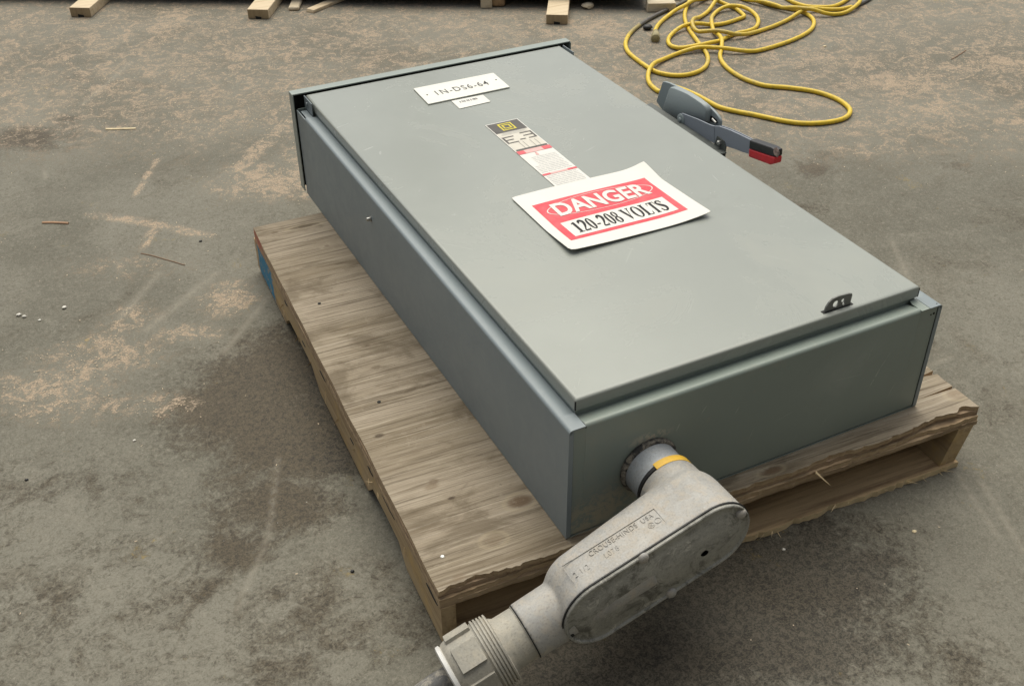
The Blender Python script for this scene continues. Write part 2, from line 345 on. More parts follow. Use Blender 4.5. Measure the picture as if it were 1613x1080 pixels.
def prism(pts, d0, d1, ax='z'):
    """a closed outline extruded along an axis"""
    put = {'z': lambda a, b, d: (a, b, d), 'x': lambda a, b, d: (d, a, b), 'y': lambda a, b, d: (a, d, b)}[ax]
    n = len(pts)
    v = [put(a, b, d0) for a, b in pts] + [put(a, b, d1) for a, b in pts]
    return v, [tuple(range(n))[::-1], tuple(range(n, 2 * n))] + [(i, (i + 1) % n, n + (i + 1) % n, n + i) for i in range(n)]
def frame(axis):
    a = Vector(axis).normalized(); t = Vector((0, 0, 1)) if abs(a.z) < .9 else Vector((1, 0, 0))
    e1 = t.cross(a).normalized(); return a, e1, a.cross(e1)
def lathe(o, axis, prof, n=48, a0=0, a1=2 * math.pi, close=True):
    """prof: list of (distance along the axis, radius)"""
    a, e1, e2 = frame(axis); full = abs(a1 - a0) > 6.28; k = n if full else n + 1
    V, Fc = [], []
    for d, r in prof:
        for i in range(k):
            th = a0 + (a1 - a0) * i / n; p = Vector(o) + a * d + (e1 * math.cos(th) + e2 * math.sin(th)) * r; V.append(tuple(p))
    m = len(prof)
    for j in range(m - 1):
        for i in range(k if full else k - 1):
            i2 = (i + 1) % k; Fc.append((j * k + i, j * k + i2, (j + 1) * k + i2, (j + 1) * k + i))
    if close and full: Fc += [tuple(range(k))[::-1], tuple(range((m - 1) * k, m * k))]
    return V, Fc
def tube(P, r, n=10, closed_ends=True):
    P = [Vector(p) for p in P]; V, Fc = [], []; up = Vector((0, 0, 1)); N = len(P)
    rr = r if hasattr(r, '__len__') else [r] * N
    for i, p in enumerate(P):
        t = (P[min(i + 1, N - 1)] - P[max(i - 1, 0)]).normalized()
        s = t.cross(up); s = s.normalized() if s.length > 1e-4 else Vector((1, 0, 0)); u = s.cross(t)
        for k in range(n):
            th = 2 * math.pi * k / n; V.append(tuple(p + (s * math.cos(th) + u * math.sin(th)) * rr[i]))
    for i in range(N - 1):
        for k in range(n): Fc.append((i * n + k, i * n + (k + 1) % n, (i + 1) * n + (k + 1) % n, (i + 1) * n + k))
    Fc += [tuple(range(n))[::-1], tuple(range((N - 1) * n, N * n))]
    return V, Fc
def spline(P, per=12):
    """Catmull-Rom through the points"""
    P = [np.array(p, float) for p in P]; Q = [2 * P[0] - P[1]] + P + [2 * P[-1] - P[-2]]; out = []
    for i in range(1, len(Q) - 2):
        a, b, c, d = Q[i - 1:i + 3]
        for k in range(per):
            s = k / per; out.append(.5 * (2 * b + (c - a) * s + (2 * a - 5 * b + 4 * c - d) * s * s + (3 * b - a - 3 * c + d) * s ** 3))
    out.append(P[-1]); return out
def text_geo(body, w, h, bold=0.0, space=1.0):
    """lettering as flat polygons scaled to the box 0..w, 0..h (2-D)"""
    cu = bpy.data.curves.new('lettering', 'FONT'); cu.body = body; cu.offset = bold; cu.resolution_u = 4; cu.space_character = space
    ob = bpy.data.objects.new('lettering', cu); COL.objects.link(ob)
    dg = bpy.context.evaluated_depsgraph_get(); me = bpy.data.meshes.new_from_object(ob.evaluated_get(dg))
    V = np.array([v.co[:2] for v in me.vertices]); Fc = [tuple(p.vertices) for p in me.polygons]
    bpy.data.objects.remove(ob); bpy.data.curves.remove(cu); bpy.data.meshes.remove(me)
    lo, hi = V.min(0), V.max(0); V = (V - lo) / (hi - lo) * [w, h]
    return [(a, b, 0.0) for a, b in V], Fc
def flat(poly):    # a flat polygon in 2-D as geo
    return [(a, b, 0.0) for a, b in poly], [tuple(range(len(poly)))]
def grid_rect(u0, u1, v0, v1, nu, nv):
    V = [(u0 + (u1 - u0) * i / nu, v0 + (v1 - v0) * j / nv, 0.0) for j in range(nv + 1) for i in range(nu + 1)]
    return V, [(j * (nu + 1) + i, j * (nu + 1) + i + 1, (j + 1) * (nu + 1) + i + 1, (j + 1) * (nu + 1) + i) for j in range(nv) for i in range(nu)]
def shift(geo, dx=0, dy=0, dz=0):
    return [(p[0] + dx, p[1] + dy, p[2] + dz) for p in geo[0]], geo[1]
def ring2(cx, cy, rx, ry, t, n=40, tx=None):
    tx = tx or t
    V = []; Fc = []
    for i in range(n):
        a = 2 * math.pi * i / n; V += [(cx + rx * math.cos(a), cy + ry * math.sin(a), 0.0), (cx + (rx - tx) * math.cos(a), cy + (ry - t) * math.sin(a), 0.0)]
    for i in range(n):
        j = (i + 1) % n; Fc.append((2 * i, 2 * j, 2 * j + 1, 2 * i + 1))
    return V, Fc

# ------------------------------------------------------------------ the ground: one sheet to the horizon
def build_ground():
    dense_x = np.arange(-1.05, 3.15, .010); dense_y = np.arange(-.75, 3.75, .010)
    far = np.array([.03, .08, .2, .5, 1.2, 3, 8, 20, 60, 160])
    X = np.concatenate([(dense_x[0] - far)[::-1], dense_x, dense_x[-1] + far]); Y = np.concatenate([(dense_y[0] - far)[::-1], dense_y, dense_y[-1] + far])
    nx, ny = len(X), len(Y); gx, gy = np.meshgrid(X, Y)
    def seg(A, B, wd):
        A, B = np.array(A), np.array(B); d = B - A; L = d @ d + 1e-9
        t = np.clip(((gx - A[0]) * d[0] + (gy - A[1]) * d[1]) / L, 0, 1)
        return np.exp(-((gx - A[0] - t * d[0]) ** 2 + (gy - A[1] - t * d[1]) ** 2) / (2 * wd * wd))
    def blob(u, v, rx, ry, rot=0):       # an ellipse given by its centre in the photograph and its radii in metres
        c = gp(u, v); dx, dy = gx - c[0], gy - c[1]; a, b = math.cos(rot), math.sin(rot)
        return np.exp(-(((dx * a + dy * b) / rx) ** 2 + ((dy * a - dx * b) / ry) ** 2))
    def line(P, wd): 
        m = 0 * gx; Q = [gp(*p)[:2] for p in P]
        for a, b in zip(Q, Q[1:]): m = np.maximum(m, seg(a, b, wd))
        return m
    V = -.463                            # the way the picture's horizontal runs on the ground
    saw = .37 * np.clip((gy * .88 + gx * .47 - 1.35) / .5, 0, 1)
    for (u, v, rx, ry, s) in ((440, 285, .16, .09, .9), (480, 250, .07, .12, .6), (360, 470, .055, .06, .95), (300, 525, .07, .03, .75), (170, 560, .10, .05, .7), (70, 615, .12, .06, .75), (250, 640, .10, .04, .45),
                              (120, 640, .12, .05, .5), (210, 500, .05, .05, .5), (270, 35, .10, .25, .8), (420, 80, .22, .12, .7), (560, 60, .2, .2, .5), (180, 60, .2, .1, .5), (940, 45, .12, .14, .9), (880, 48, .1, .08, .7), (640, 100, .25, .1, .45),
                              (1420, 130, .18, .10, 1.0), (1320, 100, .22, .07, .7), (1590, 100, .2, .09, .9), (1200, 60, .16, .12, .8), (1480, 170, .16, .10, .65), (1100, 55, .12, .2, .6), (1060, 90, .14, .1, .7), (960, 130, .10, .09, .75), (1380, 230, .22, .10, .35),
                              (500, 130, .2, .12, .4), (380, 150, .25, .1, .35), (200, 420, .15, .06, .3), (1400, 200, .12, .08, .5), (700, 40, .2, .15, .5), (1180, 110, .12, .08, .5)):
        saw = np.maximum(saw, s * blob(u, v, rx, ry, V))
    for P, wd, s in (([(140, 338), (230, 350), (330, 372)], .010, .8), ([(370, 270), (450, 195)], .02, .8), ([(200, 500), (130, 590), (60, 640)], .03, .6), ([(250, 250), (212, 308)], .006, .9), ([(245, 355), (225, 390)], .008, .7), ([(150, 540), (60, 560)], .02, .5),
                     ([(1130, 100), (1290, 92), (1470, 100)], .03, .55), ([(1480, 105), (1613, 110)], .03, .8)):
        saw = np.maximum(saw, s * line(P, wd))
    stain = 0 * gx  # old stains, plus the shade over the near ground
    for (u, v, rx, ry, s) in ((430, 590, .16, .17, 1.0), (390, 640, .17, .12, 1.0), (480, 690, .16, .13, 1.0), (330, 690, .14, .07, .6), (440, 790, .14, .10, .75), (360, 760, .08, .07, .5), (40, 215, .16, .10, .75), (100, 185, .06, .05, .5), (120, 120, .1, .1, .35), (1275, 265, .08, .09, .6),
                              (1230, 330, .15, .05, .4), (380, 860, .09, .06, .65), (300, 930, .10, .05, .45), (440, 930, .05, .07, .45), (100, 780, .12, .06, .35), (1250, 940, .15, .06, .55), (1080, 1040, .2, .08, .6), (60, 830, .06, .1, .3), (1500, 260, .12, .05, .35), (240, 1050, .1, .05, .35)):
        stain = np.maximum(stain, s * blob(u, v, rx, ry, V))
    for (u, v, rx, ry, sg) in ((250, 880, .34, .24, .30), (450, 1000, .28, .18, .34), (60, 1000, .25, .25, .30), (150, 760, .25, .12, .34), (1450, 1000, .25, .2, .28), (1000, 1080, .3, .1, .4)):  # broad faint blobs: shade over the near ground, put into the colour
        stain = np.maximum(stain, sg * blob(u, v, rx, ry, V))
    oil_shade = 0 * gx  # oil patches, made strong to carry the shade below the elbow too
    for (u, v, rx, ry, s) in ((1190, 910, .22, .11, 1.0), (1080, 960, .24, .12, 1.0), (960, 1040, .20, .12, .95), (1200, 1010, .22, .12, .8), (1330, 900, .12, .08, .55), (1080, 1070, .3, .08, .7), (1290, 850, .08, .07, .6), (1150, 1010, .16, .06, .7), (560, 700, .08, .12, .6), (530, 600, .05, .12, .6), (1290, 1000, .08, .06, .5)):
        oil_shade = np.maximum(oil_shade, s * blob(u, v, rx, ry, V))
    clean = 0 * gx
    for (u, v, rx, ry, s) in ((1480, 60, .5, .16, .95), (1350, 50, .15, .12, .8), (330, 230, .25, .10, .6), (120, 310, .2, .1, .5), (60, 30, .3, .3, .7), (1560, 900, .15, .2, .55), (1500, 740, .1, .2, .5), (500, 30, .3, .12, .3), (470, 35, .1, .04, .8), (220, 330, .3, .06, .55), (560, 860, .06, .12, .5), (1560, 520, .3, .1, .4)):
        clean = np.maximum(clean, s * blob(u, v, rx, ry, V))
    scr = 0 * gx
    for P, wd in (([(438, 722), (424, 840), (408, 880), (372, 960)], .0028), ([(352, 556), (422, 468)], .005), ([(1545, 757), (1613, 868)], .0035), ([(1500, 735), (1575, 850)], .003), ([(205, 100), (130, 165)], .006), ([(340, 430), (230, 520)], .008), ([(1405, 380), (1440, 460)], .004),
                  ([(70, 260), (72, 280)], .003), ([(1340, 640), (1500, 560)], .003), ([(760, 72), (560, 130)], .005), ([(250, 430), (190, 500)], .007), ([(620, 40), (690, 90)], .005)):
        scr = np.maximum(scr, line(P, wd))
    co = np.stack([gx, gy, 0 * gx], -1).reshape(-1, 3).astype(np.float32)
    i = np.arange((nx - 1) * (ny - 1)); r, c = i // (nx - 1), i % (nx - 1); a = r * nx + c
    q = np.stack([a, a + 1, a + nx + 1, a + nx], 1).astype(np.int32)
    me = bpy.data.meshes.new('ground'); me.vertices.add(len(co)); me.vertices.foreach_set('co', co.ravel())
    me.loops.add(q.size); me.loops.foreach_set('vertex_index', q.ravel())
    me.polygons.add(len(q)); me.polygons.foreach_set('loop_start', np.arange(0, q.size, 4, dtype=np.int32)); me.polygons.foreach_set('loop_total', np.full(len(q), 4, dtype=np.int32))
    me.update(calc_edges=True)
    for nm, arr in (('sawdust', saw), ('stain', stain), ('oil_shade', oil_shade), ('clean', clean), ('scratch', scr)):
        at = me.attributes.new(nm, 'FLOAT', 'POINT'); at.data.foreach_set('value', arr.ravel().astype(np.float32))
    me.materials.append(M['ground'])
    o = bpy.data.objects.new('concrete_ground', me); COL.objects.link(o); tag(o, kind='structure')
    # loose flakes of sawdust lying on the sheet
    ii = np.random.default_rng(3).choice(gx.size, 14000, p=(lambda p: p / p.sum())((np.clip(saw, 0, 1) ** 1.5 * ((gx > -1) & (gx < 3) & (gy > -.7) & (gy < 3.6)) + .004).ravel() * ((gx > -1) & (gx < 3) & (gy > -.7) & (gy < 3.6)).ravel()))
    V_, F_ = [], []
    for k in ii:
        x, y = gx.ravel()[k] + random.uniform(-.006, .006), gy.ravel()[k] + random.uniform(-.006, .006)
        L, W_, a = random.uniform(.0007, .0024), random.uniform(.0004, .0010), random.uniform(0, 3.2); ca, sa = math.cos(a), math.sin(a); b = len(V_); z = random.uniform(.0006, .0014)
        for p, s in ((-1, -1), (1, -1), (1, 1), (-1, 1)): V_.append((x + p * L * ca - s * W_ * sa, y + p * L * sa + s * W_ * ca, G + z + random.uniform(0, .0010)))
        F_ += [(b, b + 1, b + 2), (b, b + 2, b + 3)]
    tag(mk('sawdust', (V_, F_), M['flake']), kind='stuff')
build_ground()

# ------------------------------------------------------------------ the pallet
PA = np.array([-.2138, -.0085, 0.0]); PTH = -math.radians(2.75)
PC, PS = math.cos(PTH), math.sin(PTH)
def pal(p): return (PA[0] + p[0] * PC - p[1] * PS, PA[1] + p[0] * PS + p[1] * PC, p[2])
def pinv(q): dx, dy = q[0] - PA[0], q[1] - PA[1]; return (dx * PC + dy * PS, -dx * PS + dy * PC)
PW, PL = 1.012, 1.18
KNOTS = []
for (u, v, rx, ry, a, col) in ((820, 789, .020, .012, .85, (.13, .085, .05)), (778, 850, .016, .011, .5, (.20, .15, .095)), (597, 686, .009, .005, .9, (.08, .06, .04)), (655, 711, .011, .007, .6, (.20, .16, .11)), (683, 758, .008, .006, .7, (.15, .11, .075)), (680, 766, .012, .006, .6, (.19, .14, .09)),
                               (711, 784, .006, .003, .9, (.07, .05, .035)), (577, 544, .008, .004, .8, (.12, .09, .06)), (480, 356, .030, .006, .85, (.11, .085, .055)), (433, 366, .008, .005, .7, (.13, .1, .065)), (515, 387, .006, .004, .6, (.14, .1, .07)), (592, 578, .008, .004, .7, (.12, .09, .06)),
                               (1505, 620, .016, .012, .6, (.24, .18, .12)), (1215, 741, .018, .007, .85, (.15, .10, .06)), (660, 520, .012, .005, .4, (.16, .12, .08)), (535, 415, .010, .004, .7, (.13, .1, .065)), (723, 908, .010, .006, .5, (.2, .15, .1))):
    q = pinv(gp(u, v, z=0)); KNOTS.append((q[0], q[1], rx, ry, a, col))
M['deck'] = m_deck()

pallet = thing('wooden_pallet', (PA[0], PA[1], G), 'worn plywood pallet under the grey electrical box, grey brown with a chipped front edge', 'pallet')
pallet.rotation_euler = (0, 0, PTH)
ORG['wooden_pallet'] = Vector((0, 0, 0))
def pmk(name, geo, mat, parent=pallet, **k):
    """a pallet part, authored in the pallet's own frame (z up from the deck's top, so shift to the base)"""
    return mk(name, geo, mat, parent, **k)
def layer_outline(seed, inset, amp, bites, notches=(), n=150):
    P = []
    for i in range(n + 1):
        x = PW * i / n
        y = inset + amp * (noise.noise(Vector((x * 9, seed, 0))) * .5 + noise.noise(Vector((x * 38, seed + 3.1, 0))) * .55 + noise.noise(Vector((x * 120, seed + 7.7, 0))) * .5)
        for c, wd, dp in bites: y += dp * math.exp(-((x - c) / wd) ** 2)
        P.append((x, max(y, -.004)))
    right = []
    for k in range(41):
        y = P[-1][1] + (PL - P[-1][1]) * k / 40; right.append((PW - .002 * seed % .004 + .0025 * noise.noise(Vector((y * 14, seed, 4))), y))
    for yc, dp in notches: right += [(PW - dp, yc), (PW - .001, yc - .006), (PW - .001, yc + .005)]
    right.sort(key=lambda q: q[1]); 
    left = [(.0015 * noise.noise(Vector((y * 10, seed, 9))), y) for y in np.linspace(PL, P[0][1], 60)][1:-1]
    return P + right[1:] + left
LAY = [(0.0, -.0085, .003, .0075, [(.92, .05, .010), (.985, .016, .012), (.70, .03, .006), (.05, .03, .004)], ((.065, .085), (.115, .04)), 'deck'),
       (-.0087, -.0178, .0062, .004, [(.93, .05, .012), (.3, .1, .004)], (), 'edgedark'),
       (-.0180, -.0268, .0020, .005, [(.88, .03, .006), (.15, .06, .004)], (), 'edgeply'),
       (-.0270, -.0360, .0010, .003, [], (), 'edgedark2')]
M['edgedark2'] = m_wood('plywood_lower_edge', (.40, .30, .19), (.17, .12, .075), 'x', 1.3, .85, red_edge)
for i, (z1, z0, ins, amp, bites, nts, mt) in enumerate(LAY):
    g = prism(layer_outline(i + 1.0, ins, amp, bites, nts), z0, z1)
    o = pmk('veneer_layer', g, M[mt])
    if i == 0: o['label'] = 'grey weathered top veneer with split grain and knots'
    if i == 0: # the top sheet's edges show raw brown ply
        o.data.materials.append(M['edgeply']); n = len(o.data.polygons)
        for p in o.data.polygons:
            if abs(p.normal.z) < .5: p.material_index = 1
def stringer(x0, x1, lean=0):
    Y = [(0, -.036), (0, -.1125), (.150, -.1125)]
    for a, b in ((.150, .375), (.655, .945)):
        if a != .150: Y.append((a, -.1125))
        for k in range(7): s = k / 6; Y.append((a + .012 + (b - a - .024) * s, -.1125 + .034 * min(1, math.sin(math.pi * s) * 1.9)))
        Y.append((b, -.1125))
    Y += [(PL, -.1125), (PL, -.036)]
    Y = [(y, z + (.0016 * noise.noise(Vector((y * 22, x0 * 7, 1))) if z < -.05 else 0)) for y, z in Y]
    v, f = prism(Y[::-1], x0, x1, 'x')
    return [(p[0] + lean * (p[2] + .036) / .0765, p[1], p[2]) for p in v], f
pmk('stringer', stringer(.001, .024), M['stringer'])['label'] = 'notched stringer with blue paint on its far end'
pmk('stringer', stringer(.478, .516), M['stringer'])
pmk('stringer', stringer(PW - .040, PW - .006, .022), M['stringer'])
for (y0, y1) in ((-.004, .150), (.375, .655), (.945, PL - .004)):
    n = 110; P = [(x, y0 + .006 * noise.noise(Vector((x * 16, y0 * 9, 2))) + .005 * noise.noise(Vector((x * 70, y0, 5))) + .004 * noise.noise(Vector((x * 190, y0, 6)))) for x in np.linspace(.004, PW - .022, n)]
    o = pmk('bottom_board', prism(P + [(PW - .022, y1), (.004, y1)], -.1245, -.1128), M['board'])
    o.data.materials.append(M['splinter'])
    for q in o.data.polygons:
        if q.normal.y < -.3 and abs(q.normal.z) < .5: q.material_index = 1
V_ = []
for k in range(46):       # torn fibres hanging off the front bottom board and the left edge
    if k < 34: x = random.uniform(.06, .97); p = Vector((x, random.uniform(-.006, .004), random.uniform(-.123, -.114))); d = Vector((random.uniform(-1, 1), random.uniform(-.8, -.1), random.uniform(-.15, .15))).normalized()
    else: p = Vector((0.0, random.uniform(.16, .95), random.uniform(-.085, -.06))); d = Vector((-.25, random.uniform(-.6, .6), random.uniform(-1, -.2))).normalized()
    L = random.uniform(.006, .026); e = d.cross(Vector((.3, .2, 1))).normalized() * random.uniform(.0006, .0018); h = Vector((0, 0, .0008)) if k < 34 else Vector((.0008, 0, 0))
    a = p - d * .004; V_.append(([tuple(a - e - h), tuple(a + e - h), tuple(a + e + h), tuple(a - e + h), tuple(p + d * L)], [(0, 1, 4), (1, 2, 4), (2, 3, 4), (3, 0, 4), (0, 3, 2, 1)]))
tag(pmk('splinters', V_, M['splinter']), kind='stuff')
for (u, v, L, a) in ((1296, 745, .035, -1.15),):       # one long sliver sticking out of the ply edge
    q = pinv(gp(u, v, z=-.02)); p = Vector((q[0] - .012, q[1] + .004, -.018)); d = Vector((.55, -.55, -.55)).normalized(); e = Vector((.0018, .0018, 0))
    pmk('splinter', ([tuple(p - e), tuple(p + e), tuple(p + e + Vector((0, 0, .0025))), tuple(p - e + Vector((0, 0, .0025))), tuple(p + d * L)], [(0, 1, 4), (1, 2, 4), (2, 3, 4), (3, 0, 4), (0, 3, 2, 1)]), M['splinter'])
for (y0, y1, zc, hh) in ((.012, .060, -.0395, .0042), (.205, .270, -.0390, .0030), (.315, .345, -.0385, .0036), (.60, .64, -.0392, .0030), (.88, .905, -.040, .004), (.43, .452, -.060, .0016), (.75, .775, -.058, .0014)):
    P = [(y0 + (y1 - y0) * i / 10, zc + hh * math.sin(math.pi * i / 10) * (1 + .5 * noise.noise(Vector((y0 * 40 + i, 1, 0))))) for i in range(11)] + [(y0 + (y1 - y0) * i / 10, zc - hh * .7 * math.sin(math.pi * i / 10)) for i in range(9, 0, -1)]
    pmk('split', prism(P, -.0003, .003, 'x'), M['dark'])
for (u, v) in ((697, 876), (597, 633), (503, 478)):      # nail heads
    q = pinv(gp(u, v, z=0)); pmk('nail_head', lathe((q[0], q[1], -.001), (0, 0, 1), [(0, .0035), (.0018, .0034), (.0024, .002)], 12), M['steel'] if u == 697 else M['dark'])
for o in pallet.children: o.location = (0, 0, 0)      # (the pallet's own frame: its base is at the ground, its verts carry OZ)

# ------------------------------------------------------------------ the electrical box
BW, BL, BD = .70, 1.2465, .2145
DZ = .2397
box = thing('electrical_enclosure', (0, 0, 0), 'large grey steel disconnect switch box lying on its back on the pallet', 'electrical box')
R_ = .006
def arc(cx, cz, r, a0, a1, n=5): return [(cx + r * math.cos(a0 + (a1 - a0) * i / n), cz + r * math.sin(a0 + (a1 - a0) * i / n)) for i in range(n + 1)]
# side panel: outer wall, rounded top, rail that falls towards the door; folded lip on the front
def side_panel(mirror):
    prof = [(0, .002)] + arc(R_, BD - R_, R_, math.pi, math.pi / 2) + [(.011, BD), (.016, BD - .0006), (.021, BD - .0022), (.0262, BD - .0030), (.0285, BD - .0034), (.0285, BD - .0060), (.010, BD - .005), (.0022, BD - .008), (.0022, .002)]
    v, f = prism(prof, .034, 1.188, 'y')
    # flat corner of the rail at the front end
    p2 = [(0, .002)] + arc(R_, BD - R_, R_, math.pi, math.pi / 2) + [(.027, BD), (.027, BD - .0022), (.008, BD - .0022), (.0022, BD - .008), (.0022, .002)]
    g2 = prism(p2, 0.0, .0339, 'y'); p3 = [(0, .002), (0, BD - .004), (.0022, BD - .004), (.0022, .002)]; g3 = prism(p3, 1.1881, BL, 'y')
    lip = bx(.0023, .0078, 0, .0018, .003, BD - .0035)
    out = []
    for a, b in ((v, f), g2, g3, lip): out.append(([((BW - p[0]) if mirror else p[0], p[1], p[2]) for p in a], b))
    return out
mk('side_panel', side_panel(False), M['side'], box, smooth=32)
mk('side_panel', side_panel(True), M['side'], box, smooth=32)
# front panel set a little back, its top flange falling inwards between the two corners
x0, x1 = .0084, BW - .0084
fp = [(.0016, .0045)] + [(.0016 + p[0], p[1]) for p in arc(R_, BD - R_, R_, math.pi, math.pi / 2)] + [(.014, BD - .0012), (.034, BD - .0068), (.050, BD - .0085), (.050, BD - .0105), (.009, BD - .004), (.0036, BD - .010), (.0036, .0045)]
gA = prism(fp, .0284, BW - .0446, 'x')
gA = ([(p[0], p[1], p[2]) for p in gA[0]], gA[1])
wl_ = bx(x0, .0283, .0016, .0036, .0045, BD - .0030); wr_ = bx(BW - .0445, x1, .0016, .0036, .0045, BD - .0030)
# the flat corner beyond the flange's swept right end
corner = prism([(BW - .0445, .0005), (BW - .0275, .0005), (BW - .0275, .0337), (BW - .0400, .0337), (BW - .0445, .024)], BD - .0024, BD - .0003)
mk('front_panel', [gA, wl_, wr_, corner], M['front'], box, smooth=32)
mk('back_panel', bx(.0006, BW - .0006, .0012, BL - .002, 0, .0018), M['front'], box)
for a_ in (.0077, BW - .0087): mk('seam', bx(a_, a_ + .0010, .0012, .0030, .004, BD - .0045), M['dark'], box)
mk('end_panel', bx(.0024, BW - .0024, BL - .004, BL - .0022, .002, BD - .001), M['paint'], box)
mk('corner_slit', bx(.0271, .0283, .0004, .0335, BD - .0045, BD - .0012), M['dark'], box)
mk('interior', bx(.030, BW - .030, .052, BL - .01, .004, BD - .014), M['dark'], box)
# rails' inner channel floor under the door
for a_ in (.0286, BW - .044): mk('channel', bx(a_, a_ + .0154, .036, 1.2, BD - .0135, BD - .0115), M['paint'], box)
mk('rivet', lathe((.6855, .0016, .2), (0, -1, 0), [(0, .0022), (.0006, .002), (.0008, .001)], 10), M['dark'], box)
mk('rivet', lathe((.6795, .0016, .199), (0, -1, 0), [(0, .0016), (.0006, .0014)], 10), M['dark'], box)
mk('rivet', lathe((.692, .006, BD), (0, 0, 1), [(0, .0012), (.0004, .001)], 8), M['dark'], box)
mk('stud', lathe((0, .793, .160), (-1, 0, 0), [(0, .0058), (.0015, .0058), (.0016, .0040), (.008, .0038), (.009, .003)], 14), M['steel'], box, smooth=40)
# hood over the far end
hz, hy0, hy1 = .2440, 1.2545, 1.2785
mk('end_hood', [bx(-.0042, BW + .0042, hy0, hy1, hz - .0020, hz), bx(-.0042, -.0022, hy0 - .004, hy1, .0075, hz - .0021), bx(BW + .0022, BW + .0042, hy0 - .004, hy1, .0075, hz - .0021), bx(-.0021, BW + .0021, hy1 - .002, hy1, .0075, hz - .0021),
                bx(-.002, BW + .002, hy0, hy0 + .0018, hz - .0030, hz - .0022)], M['paint'], box, bevel=.0007, seg=1)
mk('hood_shade_sheet', bx(-.0018, BW + .0018, hy1 - .0040, hy1 - .0022, .010, hz - .0034), M['dark'], box)  # dark sheet standing in for the shade inside the hood
# door: a shallow pressed tray with rolled edges
dx0, dx1, dy0, dy1 = .0264, .6736, .0308, 1.2520
def door_geo():
    rr = .0055; V, Fc = [], []
    rings = [(0, .2192)] + [(rr - rr * math.cos(a), DZ - rr + rr * math.sin(a)) for a in np.linspace(0, math.pi / 2, 6)]
    rings = [(.0016, .2192)] + rings
    for ins, z in rings:
        for (sx, sy) in ((0, 0), (1, 0), (1, 1), (0, 1)):
            cx = dx0 + ins if sx == 0 else dx1 - ins; cy = dy0 + ins if sy == 0 else dy1 - ins; V.append((cx, cy, z))
    for j in range(len(rings) - 1):
        for i in range(4): Fc.append((4 * j + i, 4 * j + (i + 1) % 4, 4 * j + 4 + (i + 1) % 4, 4 * j + 4 + i))
    # gently oil-canned top sheet
    n = len(V) - 4; a, b, c, d = (dx0 + rr, dy0 + rr, dx1 - rr, dy1 - rr); nu, nv = 36, 64; base = len(V)
    for j in range(nv + 1):
        for i in range(nu + 1):
            s, t = i / nu, j / nv; e = min(1, 6 * min(s, 1 - s)) * min(1, 6 * min(t, 1 - t))
            V.append((a + (c - a) * s, b + (d - b) * t, DZ + e * .0004 * (noise.noise(Vector((s * 2.6, t * 4.5, .3))) * 1.0)))
    for j in range(nv):
        for i in range(nu): Fc.append((base + j * (nu + 1) + i, base + j * (nu + 1) + i + 1, base + (j + 1) * (nu + 1) + i + 1, base + (j + 1) * (nu + 1) + i))
    return V, Fc
door = mk('door', door_geo(), M['door'], box, smooth=60)
bm = bmesh.new(); bm.from_mesh(door.data); bmesh.ops.remove_doubles(bm, verts=bm.verts[:], dist=.00005); bmesh.ops.recalc_face_normals(bm, faces=bm.faces[:]); bm.to_mesh(door.data); bm.free()
door.data.set_sharp_from_angle(angle=math.radians(60))
mk('door_flange', [bx(dx0 + .0025, dx1 - .0025, dy0 + .004, dy1 - .004, BD - .012, .2203)], M['paint'], box)
mk('corner_slit', bx(dx0 - .0002, dx0 + .0016, dy0 - .0002, dy0 + .0016, .2201, DZ - .0035), M['dark'], door)
mk('corner_slit', bx(dx1 - .0016, dx1 + .0002, dy0 - .0002, dy0 + .0016, .2201, DZ - .0035), M['dark'], door)
# hinge leaves at the far corners
for x in (.0205, .6790):
    mk('hinge', [bx(x, x + .0022, 1.195, 1.2485, BD - .004, DZ + .0006), bx(.006 if x < .3 else x, x if x < .3 else BW - .006, 1.189, 1.236, BD - .006, BD - .004), lathe((x - .001 if x < .3 else x + .003, 1.226, .228), (1, 0, 0), [(-.002, .004), (.002, .004)], 12)], M['side'], box, bevel=.0006, seg=1)
# padlock hasp standing out of a slot in the door
hp = [(.4840, DZ - .006), (.4840, DZ + .001), (.4855, DZ + .010), (.490, DZ + .0175), (.497, DZ + .0225), (.508, DZ + .0240), (.5290, DZ + .0225), (.5355, DZ + .0205), (.5365, DZ + .0170), (.5355, DZ + .006), (.5362, DZ - .006)]
def plate_holes(outline, y0, y1, holes):
    b = bmesh.new(); 
    def ring(pts, y): return [b.verts.new((px, y, pz)) for px, pz in pts]
    loops = [outline] + [[(cx + r * math.cos(2 * math.pi * i / 16), cz + r * math.sin(2 * math.pi * i / 16)) for i in range(16)] for cx, cz, r in holes]
    for y in (y0, y1):
        es = []
        for lp in loops:
            vs = ring(lp, y); es += [b.edges.new((vs[i], vs[(i + 1) % len(vs)])) for i in range(len(vs))]
        bmesh.ops.triangle_fill(b, use_beauty=True, edges=es)
    b.verts.ensure_lookup_table(); n = len(b.verts) // 2; k = 0
    for lp in loops:
        m = len(lp)
        for i in range(m): b.faces.new((b.verts[k + i], b.verts[k + (i + 1) % m], b.verts[n + k + (i + 1) % m], b.verts[n + k + i]))
        k += m
    b.verts.index_update(); V = [tuple(v.co) for v in b.verts]; Fc = [tuple(v.index for v in f.verts) for f in b.faces]; b.free(); return V, Fc
mk('padlock_hasp', plate_holes(hp, .0418, .0446, [(.5045, DZ + .0105, .0058), (.5190, DZ + .0125, .0036), (.5215, DZ + .0060, .0028)]), M['hasp'], door)
mk('hasp_slot', bx(.4805, .5400, .0395, .0470, DZ - .001, DZ + .0009), M['dark'], door)
